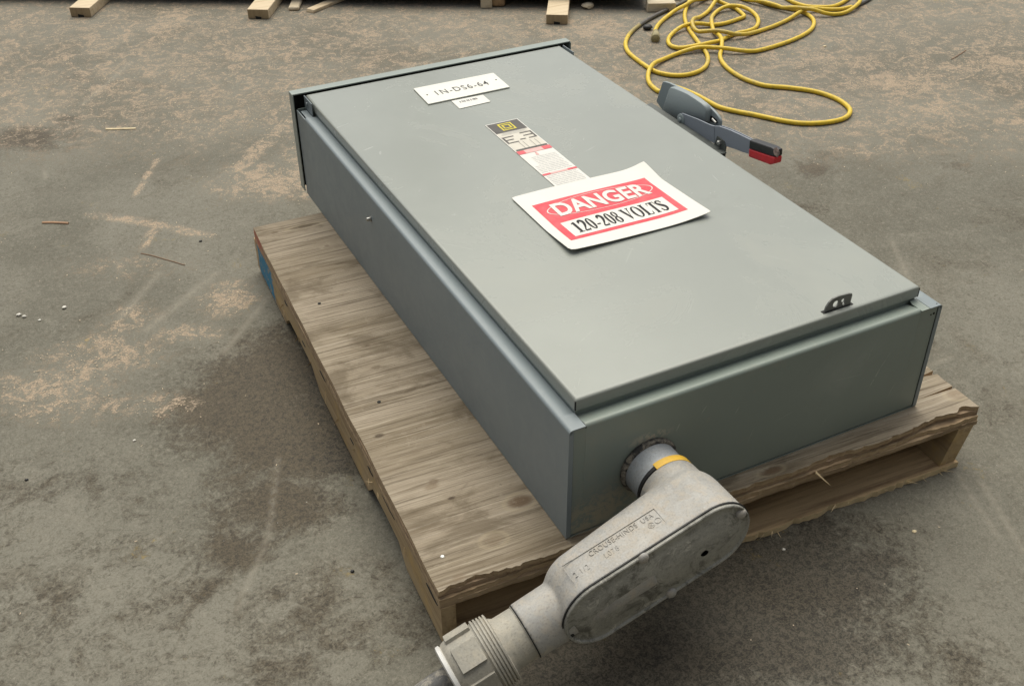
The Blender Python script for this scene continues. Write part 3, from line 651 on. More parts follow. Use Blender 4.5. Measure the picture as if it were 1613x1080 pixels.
# operating mechanism on the right-hand side
mk('handle_bracket', [bx(BW, .7165, .632, .905, .020, .2050), bx(.7166, .722, .640, .900, .030, .2035)], M['darkgreen'], box, bevel=.001)
mk('bracket_flange', [bx(.7005, .7235, .628, .912, .2075, .2105)], M['darkgreen'], box, bevel=.0008)
mk('bolt', lathe((.722, .652, .222), (-1, 0, 0), [(-.004, .0058), (.004, .0058), (.006, .004), (.0068, .001)], 6), M['steel'], box)
mk('bracket_plate', prism([(.632, .15), (.66, .15), (.672, .206), (.664, .232), (.640, .230), (.632, .222)], .722, .7245, 'x'), M['darkgreen'], box)
H2 = lambda L, x: [tuple(gp(1000 + a * 250 / 1607, 110 + b * 250 / 1607, x=x)[1:]) for a, b in L]
rim = [(215, 322), (248, 215), (280, 122), (300, 120), (350, 135), (450, 182), (560, 238), (650, 292), (722, 348), (780, 400), (825, 448), (855, 495), (866, 530), (862, 600), (800, 640), (600, 600), (430, 540), (300, 440)]
rx = .752
hous = mk('handle_housing', prism(H2(rim, rx), rx, rx + .006, 'x'), M['housing'], box, bevel=.0016)
def loft_x(outs):    # outlines (same count) at growing x
    n = len(outs[0][1]); V, Fc = [], []
    for x, o in outs: V += [(x, a, b) for a, b in o]
    for j in range(len(outs) - 1):
        for i in range(n): Fc.append((j * n + i, j * n + (i + 1) % n, (j + 1) * n + (i + 1) % n, (j + 1) * n + i))
    Fc += [tuple(range(n))[::-1], tuple(range((len(outs) - 1) * n, len(outs) * n))]; return V, Fc
body = [(278, 415), (312, 315), (345, 205), (362, 178), (400, 184), (470, 212), (540, 244), (620, 295), (690, 345), (722, 384), (732, 430), (722, 528), (600, 545), (430, 530), (330, 470)]
bo = np.array(H2(body, .7415)); bc = bo.mean(0)
mk('housing_cover', loft_x([(.7395, [tuple(bc + (p - bc) * .955) for p in bo]), (.7404, [tuple(bc + (p - bc) * .985) for p in bo]), (.7430, [tuple(p) for p in bo]), (.7518, [tuple(bc + (p - bc) * 1.01) for p in bo])]), M['housing'], hous, smooth=50)
# window slot and pin near the housing's tip
sl_ = np.array(H2([(738, 455), (775, 470), (820, 500), (838, 535), (805, 540), (765, 520), (742, 490)], .7505))
mk('slot', prism([tuple(p) for p in sl_], .7502, .7519, 'x'), M['dark'], hous)
pn = gp(1000 + 800 * 250 / 1607, 110 + 515 * 250 / 1607, x=.749)
mk('pin', lathe(tuple(pn), (0, 1, .25), [(-.008, .0026), (.006, .0026)], 10), M['steel'], hous, smooth=40)
lev = [(428, 500), (432, 470), (448, 447), (475, 440), (620, 495), (730, 545), (772, 562), (800, 570)]
leb = [(800, 745), (720, 705), (600, 640), (500, 578), (455, 550), (432, 525)]
lx = .7245
lever = mk('handle_lever', [prism(H2(lev + leb, lx), lx, lx + .0035, 'x'), prism(H2([(801, 570), (850, 571), (905, 590), (965, 612), (1070, 660), (1172, 710), (1160, 856), (1090, 835), (1010, 803), (900, 770), (801, 745)], lx), lx, lx + .0035, 'x'),
                            prism(H2([(880, 560), (965, 590), (1080, 640), (1200, 700), (1200, 730), (1080, 672), (965, 622), (880, 590)], lx + .020), lx + .018, lx + .0205, 'x')], M['lever'], box, bevel=.0008)
pv = gp(1000 + 468 * 250 / 1607, 110 + 505 * 250 / 1607, x=lx)
mk('pivot', lathe((lx, pv[1], pv[2]), (-1, 0, 0), [(-.002, .013), (.0012, .013), (.0024, .011), (.0026, .0052), (.0055, .0048), (.0062, .002)], 24), M['housing'], lever, smooth=40)
fold = np.array(H2([(793, 570), (806, 570), (806, 742), (793, 742)], lx)); mk('fold_line', prism([tuple(p) for p in fold], lx - .0006, lx - .0001, 'x'), M['lever'], lever)
# grip: rounded box, black upper half and red lower half
gq = np.array(H2([(1166, 708), (1390, 785), (1432, 815), (1420, 950), (1372, 962), (1154, 880)], lx)); mid0 = np.array(H2([(1160, 797), (1382, 872), (1428, 884)], lx))
def grip(poly): return loft_x([(lx - .002, [tuple(p) for p in poly]), (lx + .0165, [tuple(p) for p in poly])])
mk('grip_top', grip(np.array([gq[0], gq[1], gq[2], mid0[2], mid0[1], mid0[0]])), m_plain('black_vinyl', (.012, .012, .013), .35), lever, bevel=.003, seg=3)
mk('grip_bottom', grip(np.array([mid0[0], mid0[1], mid0[2], gq[3], gq[4], gq[5]])), M['redgrip'], lever, bevel=.003, seg=3)
gs = gp(1000 + 1440 * 250 / 1607, 110 + 850 * 250 / 1607, x=lx)
mk('worn_patch', prism([(gs[1] + .009 * math.cos(a) * (1 + .35 * noise.noise(Vector((a * 2, 1, 0)))), gs[2] + .004 + .009 * math.sin(a) * (1 + .5 * noise.noise(Vector((a * 3, 2, 0))))) for a in np.linspace(0, 6.0, 14)], lx - .0024, lx - .0018, 'x'), m_plain('scraped_vinyl', (.30, .22, .19), .7, 0, .6, 160), lever)

# name plate and its small sticker
def on_door(z): return lambda p: (p[0], p[1], DZ + z + p[2])
pq = [(.250, 1.164), (.449, 1.163), (.446, 1.072), (.246, 1.070)]
npl = mk('nameplate', prism(pq, DZ + .0009, DZ + .0034), M['plate'], door, bevel=.0003, seg=1)
mk('lettering', shift(text_geo('1N-DS6-64', .128, .0250, .006, 1.2), .284, 1.104), M['engrave'], npl, xf=on_door(.0037))
for (x, y) in ((.263, 1.116), (.436, 1.122)): mk('rivet', lathe((x, y, DZ + .0034), (0, 0, 1), [(0, .0022), (.0008, .002), (.0011, .001)], 10), M['greyink'], npl)
stk = mk('barcode_sticker', prism([(.299, 1.066), (.375, 1.064), (.374, 1.023), (.298, 1.020)], DZ + .0009, DZ + .0013), M['white'], door)
bars = []; x = .313
while x < .357:
    wd = random.choice((.0008, .0012, .002)); bars.append(flat([(x, 1.047), (x + wd, 1.047), (x + wd, 1.056), (x, 1.056)])); x += wd + random.choice((.0008, .0014, .003))
mk('barcode', bars, M['engrave'], stk, xf=on_door(.0016))

# rating label and its warning strip, the near end under the danger sign
lab = mk('rating_label', prism([(.3095, .917), (.3855, .917), (.3855, .565), (.3095, .565)], DZ + .0009, DZ + .0013), M['paper'], door)
L0, L1 = .3095, .3855
def rect(x0, x1, y0, y1): return flat([(x0, y0), (x1, y0), (x1, y1), (x0, y1)])
mk('header', [rect(L0 + .002, L1 - .002, .866, .9145)], M['greyink'], lab, xf=on_door(.0016))
def sq_ring(cx, cy, a, t, b=None):
    b = b or a
    return [rect(cx - a, cx + a, cy + b - t, cy + b), rect(cx - a, cx + a, cy - b, cy - b + t), rect(cx - a, cx - a + t, cy - b + t, cy + b - t), rect(cx + a - t, cx + a, cy - b + t, cy + b - t)]
mk('square_emblem', sq_ring(.3475, .8905, .0155, .0032, .0165) + sq_ring(.3475, .8905, .0088, .0030, .0092), M['logo'], lab, xf=on_door(.0019))
mk('print_panel', [rect(L0 + .002, L1 - .002, .775, .8655)], M['buff'], lab, xf=on_door(.0016))
bl = [rect(.3125, .3165, .813, .845)] + [rect(.3166, x, y, y + .0042) for x, y in ((.339, .8408), (.333, .827), (.338, .813))] + [rect(.3785, .3825, .819, .851)] + [rect(x, .3784, y, y + .0042) for x, y in ((.356, .8468), (.358, .833), (.364, .819))] + [rect(.344, .357, .8195, .8235)]
bl += [rect(x, x + .0008, .781, .812) for x in (.335, .344, .360, .371)] + [rect(.313, .383, .7755, .7815)]
mk('print_marks', bl, M['greyink'], lab, xf=on_door(.0019))
mk('print_lines', [rect(.318 + .002 * (i % 3), .378 - .004 * (i % 2), y, y + .0008) for i, y in enumerate(np.linspace(.854, .862, 3))] , M['fineink'], lab, xf=on_door(.0022))
for q_ in (rect(L0 + .0005, .326, .7585, .7735), rect(.366, L1 - .0005, .7585, .7735), rect(L0 + .0005, .327, .6565, .6635), rect(.365, L1 - .0005, .6565, .6635)): mk('warning_band', q_, M['redmark'], lab, xf=on_door(.0019))
for q_ in (rect(.3262, .3658, .7585, .7735), rect(.3272, .3648, .6565, .6635)): mk('warning_centre', q_, M['pink'], lab, xf=on_door(.0019))
mk('hazard_mark', [rect(.3435, .3465, .742, .755), flat([(.3405, .743), (.3425, .743), (.345, .756), (.343, .756)])], M['pink'], lab, xf=on_door(.0019))
tl = []
for y in list(np.linspace(.736, .670, 11)) + list(np.linspace(.650, .605, 8)):
    x = .3135 + (.012 if y > .70 else 0)
    while x < .377: wd = random.uniform(.004, .016); tl.append(rect(x, min(x + wd, .380), y, y + .0013)); x += wd + .0016
mk('small_print', tl, M['fineink'], lab, xf=on_door(.0016))

# ------------------------------------------------------------------ danger sign: a laminated sheet with lifted corners, lying on the door
SX, SY, SW, SH = .2140, .3790, .2900, .2260
def sign_z(u, v):
    s, t = u / SW, v / SH
    return 0.0022 + .008 * max(0, s - .62) ** 2 / .1444 * max(0, .75 - t) / .75 + .006 * max(0, .45 - s) ** 2 / .2 * max(0, .4 - t) / .4 + .010 * max(0, s - .8) ** 2 / .04 * max(0, t - .7) / .3 + .0012 * math.sin(s * 5) + .004 * max(0, .25 - t)
def on_sign(dz): return lambda p: (SX + p[0], SY + p[1], DZ + sign_z(p[0], p[1]) + dz + p[2])
sign = thing('danger_sign', (SX + SW / 2, SY + SH / 2, DZ), 'white laminated danger sign with red print, curling on the grey box door', 'sign')
def sheet():
    b = grid_rect(0, SW, 0, SH, 30, 24); V, Fc = b; n = len(V)
    def rc(p):      # round the corners a little, the near left one most
        u, v = p[0], p[1]
        for cx, cy, r in ((0, 0, .009), (SW, 0, .002), (SW, SH, .003), (0, SH, .004)):
            dx, dy = abs(u - cx), abs(v - cy)
            if dx < r and dy < r:
                ddx, ddy = r - dx, r - dy; m = max(ddx, ddy); k = m / math.hypot(ddx, ddy) if m > 0 else 1
                u = cx + (r - ddx * k) * (1 if cx == 0 else -1); v = cy + (r - ddy * k) * (1 if cy == 0 else -1)
        return (u, v, 0.0)
    V = [rc(p) for p in V]; top = [(a, b_, .0009) for a, b_, _ in V]; F2 = [tuple(i + n for i in f) for f in Fc]
    bd = [i for i in range(31)] + [j * 31 + 30 for j in range(1, 25)] + [24 * 31 + i for i in range(29, -1, -1)] + [j * 31 for j in range(23, 0, -1)]
    side = [(bd[i], bd[(i + 1) % len(bd)], bd[(i + 1) % len(bd)] + n, bd[i] + n) for i in range(len(bd))]
    return V + top, [f[::-1] for f in Fc] + F2 + side
mk('sheet', sheet(), M['white'], sign, xf=on_sign(0), smooth=60)
mk('red_panel', grid_rect(.0190, .2625, .0325, .1795, 26, 16), M['red'], sign, xf=on_sign(.0012), smooth=60)
mk('white_panel', grid_rect(.0335, .2490, .0420, .0980, 24, 8), M['white'], sign, xf=on_sign(.0015), smooth=60)
mk('oval_outline', ring2(.1435, .1420, .1120, .0315, .0011, 72, .0022), M['white'], sign, xf=on_sign(.0016))
dv, df = text_geo('DANGER', .196, .0480, .030, 1.02)
mk('danger_lettering', ([(p[0] + .0465, p[1] + .1185, 0) for p in dv], df), M['white'], sign, xf=on_sign(.0019))
# serif lettering for the voltage line
def stroke(P, wd, n=10):
    """variable width stroke: P centre line, wd(i) half widths"""
    V, Fc = [], []; P = [np.array(p, float) for p in P]
    for i, p in enumerate(P):
        t = P[min(i + 1, len(P) - 1)] - P[max(i - 1, 0)]; t = t / (np.linalg.norm(t) + 1e-9); nn = np.array([-t[1], t[0]]); V += [(*(p + nn * wd[i]), 0.0), (*(p - nn * wd[i]), 0.0)]
    for i in range(len(P) - 1): Fc.append((2 * i, 2 * i + 1, 2 * i + 3, 2 * i + 2))
    return V, Fc
def ringc(cx, cy, rx, ry, thick, thin, n=36):
    V, Fc = [], []
    for i in range(n):
        a = 2 * math.pi * i / n; c, s = math.cos(a), math.sin(a); V += [(cx + rx * c, cy + ry * s, 0.0), (cx + (rx - thick) * c, cy + (ry - thin) * s, 0.0)]
    for i in range(n): j = (i + 1) % n; Fc.append((2 * i, 2 * j, 2 * j + 1, 2 * i + 1))
    return V, Fc
def glyph(ch):      # unit height, returns (geo list, advance)
    if ch == '1': return [rect(.17, .36, .04, .95), rect(.05, .48, 0, .06), flat([(.20, .95), (.06, .86), (.06, .83), (.20, .86)]), flat([(.20, .95), (.33, .95), (.33, 1.0)])], .53
    if ch == '0': return [ringc(.26, .5, .25, .51, .165, .07)], .54
    if ch == '8': return [ringc(.26, .745, .205, .26, .130, .065), ringc(.26, .255, .245, .28, .155, .065)], .54
    if ch == '2':
        P = spline([(.07, .74), (.10, .90), (.24, .97), (.37, .88), (.39, .72), (.33, .52), (.20, .30), (.07, .10)], 5); n = len(P)
        return [stroke(P, [.045 + .055 * math.sin(math.pi * min(1, i / n * 1.15)) for i in range(n)]), rect(.04, .44, 0, .12), flat([(.40, .12), (.44, .12), (.48, .24), (.45, .24)])], .54
    if ch == '-': return [rect(.05, .31, .27, .37)], .37
    if ch == 'V': return [flat([(.04, .97), (.24, .97), (.46, .16), (.355, -.02)]), flat([(.355, -.02), (.40, .13), (.66, .97), (.58, .97)]), rect(.0, .28, .955, 1.0), rect(.50, .74, .955, 1.0)], .75
    if ch == 'O': return [ringc(.36, .5, .36, .515, .18, .07)], .75
    if ch == 'L': return [rect(.10, .29, .04, .96), rect(.03, .36, .955, 1.0), rect(.03, .58, 0, .05), flat([(.50, .05), (.58, .05), (.615, .28), (.585, .28)])], .65
    if ch == 'T': return [rect(.225, .415, .04, .96), rect(.03, .61, .945, 1.0), rect(.16, .48, 0, .045), flat([(.03, .945), (.08, .945), (.045, .74), (.015, .74)]), flat([(.56, .945), (.61, .945), (.625, .74), (.595, .74)])], .65
    if ch == 'S':
        P = spline([(.44, .76), (.38, .91), (.25, .965), (.11, .88), (.10, .74), (.25, .57), (.41, .42), (.455, .25), (.36, .07), (.22, .03), (.09, .12), (.05, .27)], 5); n = len(P)
        return [stroke(P, [.034 + .068 * math.exp(-((i / n - .5) / .2) ** 2) + .012 for i in range(n)]), rect(.425, .455, .72, .98), rect(.035, .065, .02, .30)], .55
    return [], .25
x = 0; GL = []
for ch in '120-208 VOLTS':
    g, adv = glyph(ch); GL += [shift(q, x) for q in g]; x += adv
mk('voltage_lettering', [([(p[0] / x * .192 + .046, p[1] * .0400 + .0505, 0) for p in v], f) for v, f in GL], M['ink2'], sign, xf=on_sign(.0019))

# ------------------------------------------------------------------ conduit elbow, connector and cable (screwed to the box)
HX, HZ = .140, .095
AX = Vector((-.955, 0, -.297)).normalized(); NX = Vector((-AX.z, 0, AX.x)); NX = NX if NX.z > 0 else -NX     # along the elbow; across it, upwards
CY = -.168
def el(s, n, y): return (HX + AX.x * s + NX.x * n, y, HZ + AX.z * s + NX.z * n)
nip = mk('conduit_nipple', lathe((HX, .004, HZ), (0, -1, 0), [(0, .0445), (.060, .0445)], 56), M['nipple'], box, smooth=40)
rub = [(0, .0480), (.0015, .0498), (.005, .0496), (.0080, .0478), (.0095, .0450)]
mk('sealing_ring', lathe((HX, .0014, HZ), (0, -1, 0), rub, 56, close=False), M['sealant'], nip, smooth=60)
mk('gasket_ring', lathe((HX, -.0445, HZ), (0, -1, 0), [(0, .0440), (.0005, .0475), (.006, .0475), (.0065, .0440)], 56, close=False), M['rubber'], nip, smooth=60)
yb = mk('yellow_band', lathe((HX, -.0430, HZ), (0, -1, 0), [(-.002, .0440), (-.0012, .0489), (.0108, .0489), (.0116, .0440)], 32, -.15, 2.05, False), M['yellowtag'], nip, smooth=60)
# the casting: a stadium block with rounded back, hub and outlet, fused into one skin
def stadium(r, L, n=20):
    return [(r * math.cos(math.pi / 2 + math.pi * i / n), r * math.sin(math.pi / 2 + math.pi * i / n)) for i in range(n + 1)] + [(L + r * math.cos(-math.pi / 2 + math.pi * i / n), r * math.sin(-math.pi / 2 + math.pi * i / n)) for i in range(n + 1)]
def stad_loft(levels, L, taper=0):
    V, Fc = [], []; n = None
    for y, r in levels:
        P = stadium(r, L); n = len(P); V += [el(s, k, y - taper * min(1, max(0, s / L)) * max(0, (y - CY) / .105)) for s, k in P]
    for j in range(len(levels) - 1):
        for i in range(n): Fc.append((j * n + i, j * n + (i + 1) % n, (j + 1) * n + (i + 1) % n, (j + 1) * n + i))
    Fc += [tuple(range(n))[::-1], tuple(range((len(levels) - 1) * n, len(levels) * n))]; return V, Fc
RB = .0595; EL = .188
lv = [(CY, RB)] + [(CY + .02, RB - .0005), (-.105, RB - .0015)] + [(-.105 + .042 * math.sin(a), RB - .0015 - .036 * (1 - math.cos(a))) for a in np.linspace(.2, math.pi / 2, 8)]
YC = -.130
out_o = el(.10, -.004, YC)
cast = [stad_loft(lv, EL, .018), lathe((HX, -.052, HZ), (0, -1, 0), [(0, .0480), (.004, .0492), (.060, .0520)], 48),
        lathe(out_o, AX, [(0, .045), (.09, .0440), (.125, .0425), (.191, .0415)], 48)]
elbow = mk('conduit_elbow', cast, M['alloy'], box, smooth=180)
rm = elbow.modifiers.new('fuse', 'REMESH'); rm.mode = 'VOXEL'; rm.voxel_size = .0022; rm.use_smooth_shade = True
sm = elbow.modifiers.new('soften', 'SMOOTH'); sm.iterations = 9; sm.factor = .5
mk('cover_gasket', stad_loft([(CY + .0012, RB - .002), (CY + .0008, RB + .0016), (CY - .0012, RB + .0016)], EL), M['rubber'], elbow)
cov = mk('elbow_cover', stad_loft([(CY - .0013, RB - .0004), (CY - .0050, RB - .0006), (CY - .0062, RB - .0018), (CY - .0060, RB - .0040), (CY - .0034, RB - .0062), (CY - .0030, RB - .0150), (CY - .0052, RB - .0185)], EL), M['cover'], elbow, smooth=35)
for (u, v) in ((1167, 808), (1013, 878), (1057, 933)):
    q = gp(u, v, y=CY - .004); mk('cover_screw', lathe((q[0], CY - .0030, q[2]), (0, -1, 0), [(0, .0085), (.0030, .0082), (.0056, .0060), (.0066, .0030)], 16), M['alloy'], elbow, smooth=50)
for (u, v, r) in ((1110, 871, .0065), (901, 1001, .0042)):
    q = gp(u, v, y=CY - .005); mk('cover_hole', prism([(q[0] + r * math.cos(a) * (1 + .35 * noise.noise(Vector((a, 3, u)))), q[2] + r * .8 * math.sin(a) * (1 + .4 * noise.noise(Vector((a, 5, u))))) for a in np.linspace(0, 5.9, 14)], CY - .0052, CY - .0040, 'y'), M['dark'], elbow)
# raised foundry lettering on the elbow's upper side, read from the outlet end upwards
def on_elbow(p): return el(.205 - p[0], RB - .0002 + p[2], YC - .004 + p[1])
EM = [shift(text_geo('CROUSE-HINDS', .078, .0085, -.015, 1.1), .040, .006), shift(text_geo('USA', .018, .0075, -.015, 1.1), .126, .006), shift(text_geo('2 1/2', .024, .0090, -.015, 1.1), .006, -.010), shift(text_geo('L078', .022, .0085, -.015, 1.1), .056, -.010),
      shift(ring2(.1335, -.004, .0050, .0050, .0009, 20)), shift(ring2(.1450, -.003, .0050, .0050, .0009, 20)), shift(text_geo('UL', .005, .0045), .1310, -.0062)]
EM += [rect(.000, .0165, .0170, .0176), rect(.0, .152, .0170, .0176), rect(.0, .0006, -.014, .0170), rect(.1515, .1521, -.014, .0170)]
def solid(g, h=.0010):
    V, Fc = g; n = len(V); ed = {}
    for f in Fc:
        for i in range(len(f)): e = (f[i], f[(i + 1) % len(f)]); ed[e] = 1
    side = [(a, b, b + n, a + n) for (a, b) in ed if (b, a) not in ed]
    return [(*p[:2], -.0008) for p in V] + [(*p[:2], h) for p in V], [tuple(i + n for i in f) for f in Fc] + side
mk('raised_lettering', [solid(g, .00015) for g in EM], M['alloy'], elbow, xf=on_elbow)
# connector
C0 = Vector(el(.292, -.004, YC))
conn = mk('cable_connector', lathe(tuple(C0 - AX * .004), AX, [(0, .0395), (.0006, .0400), (.0048, .0402), (.0052, .0386), (.034, .0392), (.040, .0430), (.041, .0488)] + [q for k in range(5) for q in ((.0415 + k * .0048, .0505 + .0005 * k), (.0440 + k * .0048, .0507 + .0005 * k), (.0446 + k * .0048, .0482 + .0005 * k), (.0458 + k * .0048, .0482 + .0005 * k))] + [(.0662, .046), (.075, .045)], 64, close=False), M['gland'], box, smooth=35)
mk('seam_ring', lathe(tuple(C0 - AX * .0018), AX, [(0, .0404), (.0012, .0411), (.0020, .0404)], 56, close=False), M['dark'], conn)
# hexagon nut with raised flats
hexv = []
a_, e1, e2 = frame(AX); 
def hexring(d, r, rot): return [tuple(C0 + AX * d + (e1 * math.cos(rot + math.pi / 3 * i) + e2 * math.sin(rot + math.pi / 3 * i)) * r) for i in range(6)]
rot = .20
core = lathe(tuple(C0), AX, [(.058, .0480), (.0600, .0495), (.100, .0495), (.108, .0470), (.112, .0420), (.112, .036)], 48, close=False)
nut = mk('connector_nut', core, M['gland'], conn, smooth=35)
for i in range(6):       # six raised pads round the nut
    th0 = rot + math.pi / 3 * i - .34; V, Fc = [], []
    for r, dd in ((.0485, 0), (.0532, .0008)):
        for d in (.0625 + dd, .1010 - dd):
            for k in range(5):
                th = th0 + .68 * k / 4; rr = r if r < .05 else .0528 / math.cos(th - th0 - .34) * .985
                V.append(tuple(C0 + AX * d + (e1 * math.cos(th) + e2 * math.sin(th)) * rr))
    for k in range(4): Fc += [(10 + k, 10 + k + 1, 15 + k + 1, 15 + k), (k, 10 + k, 10 + k + 1, k + 1)[::-1], (5 + k, 5 + k + 1, 15 + k + 1, 15 + k)]
    Fc += [(0, 5, 15, 10), (4, 14, 19, 9)]
    mk('nut_pad', (V, Fc), M['gland'], conn, bevel=.0008)
mk('throat_bush', lathe(tuple(C0), AX, [(.1085, .0405), (.112, .0475), (.1165, .0470), (.1185, .0430), (.1185, .022), (.105, .021)], 48, close=False), M['pvc'], conn, smooth=40)
cb = [tuple(C0 + AX * d) for d in (.10, .125, .15)] + [tuple(C0 + AX * .22 + Vector((0, -.004, -.006)))]
e = Vector(cb[-1]); cb += [(e.x - .09, e.y - .02, G + .030), (e.x - .20, e.y - .06, G + .0205), (e.x - .36, e.y - .16, G + .0205), (e.x - .55, e.y - .34, G + .0205)]
mk('power_cable', tube(spline(cb, 14), .0200, 20), M['cable'], box, smooth=60)

# ------------------------------------------------------------------ the yellow extension cord
O1, O2, O3, S_ = (980, 0), (1160, 0), (1040, 80), 220 / 1613
def px(O, L): return [(O[0] + a * S_, O[1] + b * S_) for a, b in L]
def ext(a, b, d): return (a[0] + (a[0] - b[0]) * d, a[1] + (a[1] - b[1]) * d)
strands = [
 (px(O1, [(950, -70), (860, -25), (790, 8), (700, 55), (560, 120), (430, 180), (300, 250), (180, 330), (100, 400), (55, 470), (38, 540), (65, 620), (150, 700), (290, 800), (400, 858), (560, 893), (720, 893), (860, 858), (955, 800), (988, 725), (975, 650), (935, 590), (880, 520), (815, 430), (762, 350), (732, 280), (720, 200), (742, 110), (790, 40), (850, -10), (920, -60)]), 'A'),
 (px(O1, [(386, 470), (378, 400), (400, 335), (470, 255), (580, 180), (720, 122), (850, 60), (960, 12), (1040, -20)]), 'B'),
 (px(O1, [(860, -30), (930, 36), (1060, 52), (1200, 82), (1310, 125), (1375, 175), (1405, 215), (1330, 248), (1200, 290), (1060, 315), (880, 322), (720, 350), (590, 410), (532, 480), (550, 545), (640, 585), (760, 590), (900, 575), (1020, 545), (1120, 505), (1220, 450), (1320, 410), (1440, 385), (1535, 345), (1570, 280), (1550, 215), (1480, 165), (1360, 128), (1240, 122), (1130, 145), (1060, 190), (1030, 250), (1032, 340), (1062, 410), (1120, 470), (1145, 520), (1143, 600), (1128, 670), (1155, 745), (1235, 830), (1360, 912), (1480, 965)]) +
  [(1206, 138.5), (1244, 142), (1282, 147.5), (1312, 157), (1331, 168), (1338.5, 179), (1329, 190), (1301, 196.5), (1266, 198), (1233, 194)] + px(O3, [(1080, 765), (900, 732), (700, 684), (570, 622), (420, 540), (250, 470), (60, 420)]) + px(O1, [(440, 1085), (340, 1020), (297, 945), (312, 860), (375, 780), (480, 712), (620, 652), (780, 617), (940, 602), (1100, 610), (1300, 625), (1480, 620)]) +
  px(O2, [(260, 607), (450, 555), (640, 488), (800, 410), (878, 340), (888, 262), (830, 200), (740, 155), (600, 122), (460, 98), (300, 52), (160, -10), (40, -50)]), 'C'),
 (px(O1, [(1150, -60), (1128, 0), (1095, 62), (1000, 150), (895, 230), (825, 295), (800, 350), (835, 402), (940, 433), (1080, 442), (1240, 458), (1400, 440)]) + px(O2, [(190, 405), (300, 370), (420, 328), (560, 268), (680, 212), (800, 163), (900, 142), (1040, 138), (1200, 130), (1340, 98), (1440, 62), (1530, 10), (1600, -60)]), 'D'),
 (px(O2, [(-60, -40), (40, 0), (150, 38), (320, 78), (480, 122), (640, 165), (780, 183), (900, 190), (1060, 197), (1220, 180), (1350, 132), (1415, 72), (1405, 0), (1370, -60)]), 'E'),
 (px(O2, [(480, -60), (560, -5), (660, 52), (800, 95), (950, 105), (1100, 100), (1210, 60), (1290, 5), (1330, -50)]), 'G'),
 (px(O1, [(540, -30), (620, 0), (700, 12), (770, -5), (850, -50)]), 'H')]
RC = .0070
def build_cord():
    allp = []; out = []
    for pts, nm in strands:
        P = np.array(spline([gp(u, v)[:2] for u, v in pts], 14)); z = np.full(len(P), G + RC); lift = np.zeros(len(P))
        seg = np.concatenate([[0], np.cumsum(np.linalg.norm(np.diff(P, axis=0), axis=1))])
        prev = [(q, zz) for q, zz in allp]
        for i in range(len(P)):
            h = 0
            for Q, zz in prev:
                d = np.linalg.norm(Q - P[i], axis=1); k = d < RC * 2.05
                if k.any(): h = max(h, (zz[k] + RC * 1.35 - G - RC).max())
            own = np.where((seg[i] - seg[:i]) > .06)[0]
            if len(own):
                d = np.linalg.norm(P[own] - P[i], axis=1); k = d < RC * 2.05
                if k.any(): h = max(h, (lift[own][k] + RC * 1.35).max())
            lift[i] = h
        sp = np.array([max(np.max(lift * np.exp(-((seg - seg[i]) / .06) ** 2)), 0) for i in range(len(P))])
        allp.append((P, G + RC + sp)); out.append((nm, P, G + RC + sp, seg))
    geos, gr = [], []
    for nm, P, z, seg in out:
        L = seg[-1]; g = tube([(a, b, c) for (a, b), c in zip(P, z)], RC, 10); geos.append(g)
        for i in range(len(P)):
            s = seg[i]; v = .20 + .40 * noise.noise(Vector((s * 2.2, len(geos), 0)))
            if nm == 'A': v = 1.0 if i < 96 else max(.8 - (i - 96) * .02, v)
            if nm == 'D': v = 1.0 if s > L - .20 else v + .38 * max(0, 1 - abs(s - (L - .75)) / .40)
            gr += [v] * 10
    o = mk('extension_cord', geos, M['cord'], cord, smooth=70)
    at = o.data.attributes.new('grime', 'FLOAT', 'POINT'); at.data.foreach_set('value', np.array(gr, np.float32)); return o
cc = gp(1150, 80)
cord = thing('extension_cord', cc, 'yellow extension cord lying in tangled loops behind the grey box', 'cord')
o_ = build_cord(); o_.name = 'cord_jacket'
pg = gp(1032, 66); p0 = gp(1032.5, 57)
mk('cord_plug', lathe((p0[0], p0[1], G + .013), tuple(np.array(pg) - np.array(p0)), [(-.012, .007), (0, .0095), (.008, .0115), (.030, .0135), (.060, .0150), (.062, .0130)], 18), M['plug'], cord, smooth=50)

# ------------------------------------------------------------------ dunnage along the top edge and the dark load they carry
BD_ = np.array([.520, .854]); BD_ /= np.linalg.norm(BD_); BN = np.array([BD_[1], -BD_[0]])
def block(A, L, wd, h, mat, endmat, name, label, cat, group, d=BD_, ends=.010, z=G):
    n = np.array([d[1], -d[0]]); A = np.array(A[:2])
    t = thing(name, (A[0], A[1], z), label, cat, group)
    def Q(l, s): return (*(A + d * l + n * s),)
    out = []
    P = [Q(0, 0), Q(0, wd), Q(L, wd), Q(L, 0)]
    v = [(*p, z) for p in P] + [(*p, z + h) for p in P]
    o = mk('timber', (v, [(0, 3, 2, 1), (4, 5, 6, 7), (0, 1, 5, 4), (1, 2, 6, 5), (2, 3, 7, 6), (3, 0, 4, 7)]), mat, t, bevel=.0025)
    o.data.materials.append(endmat)
    for p in o.data.polygons:
        c = p.normal
        if abs(c.x * d[0] + c.y * d[1]) > .8: p.material_index = 1
    # a dark notch at the foot of the near end
    m = wd * .5; g = [Q(-.0015, m - .010), Q(-.0015, m + .011), Q(.004, m + .011), Q(.004, m - .010)]
    if h > .03:
        v = [(*p, z + .0006) for p in g] + [(*p, z + (.0105 if i in (0, 3) else .0075)) for i, p in enumerate(g)]
        mk('end_notch', (v, [(0, 3, 2, 1), (4, 5, 6, 7), (0, 1, 5, 4), (1, 2, 6, 5), (2, 3, 7, 6), (3, 0, 4, 7)]), M['dark'], t)
    return t
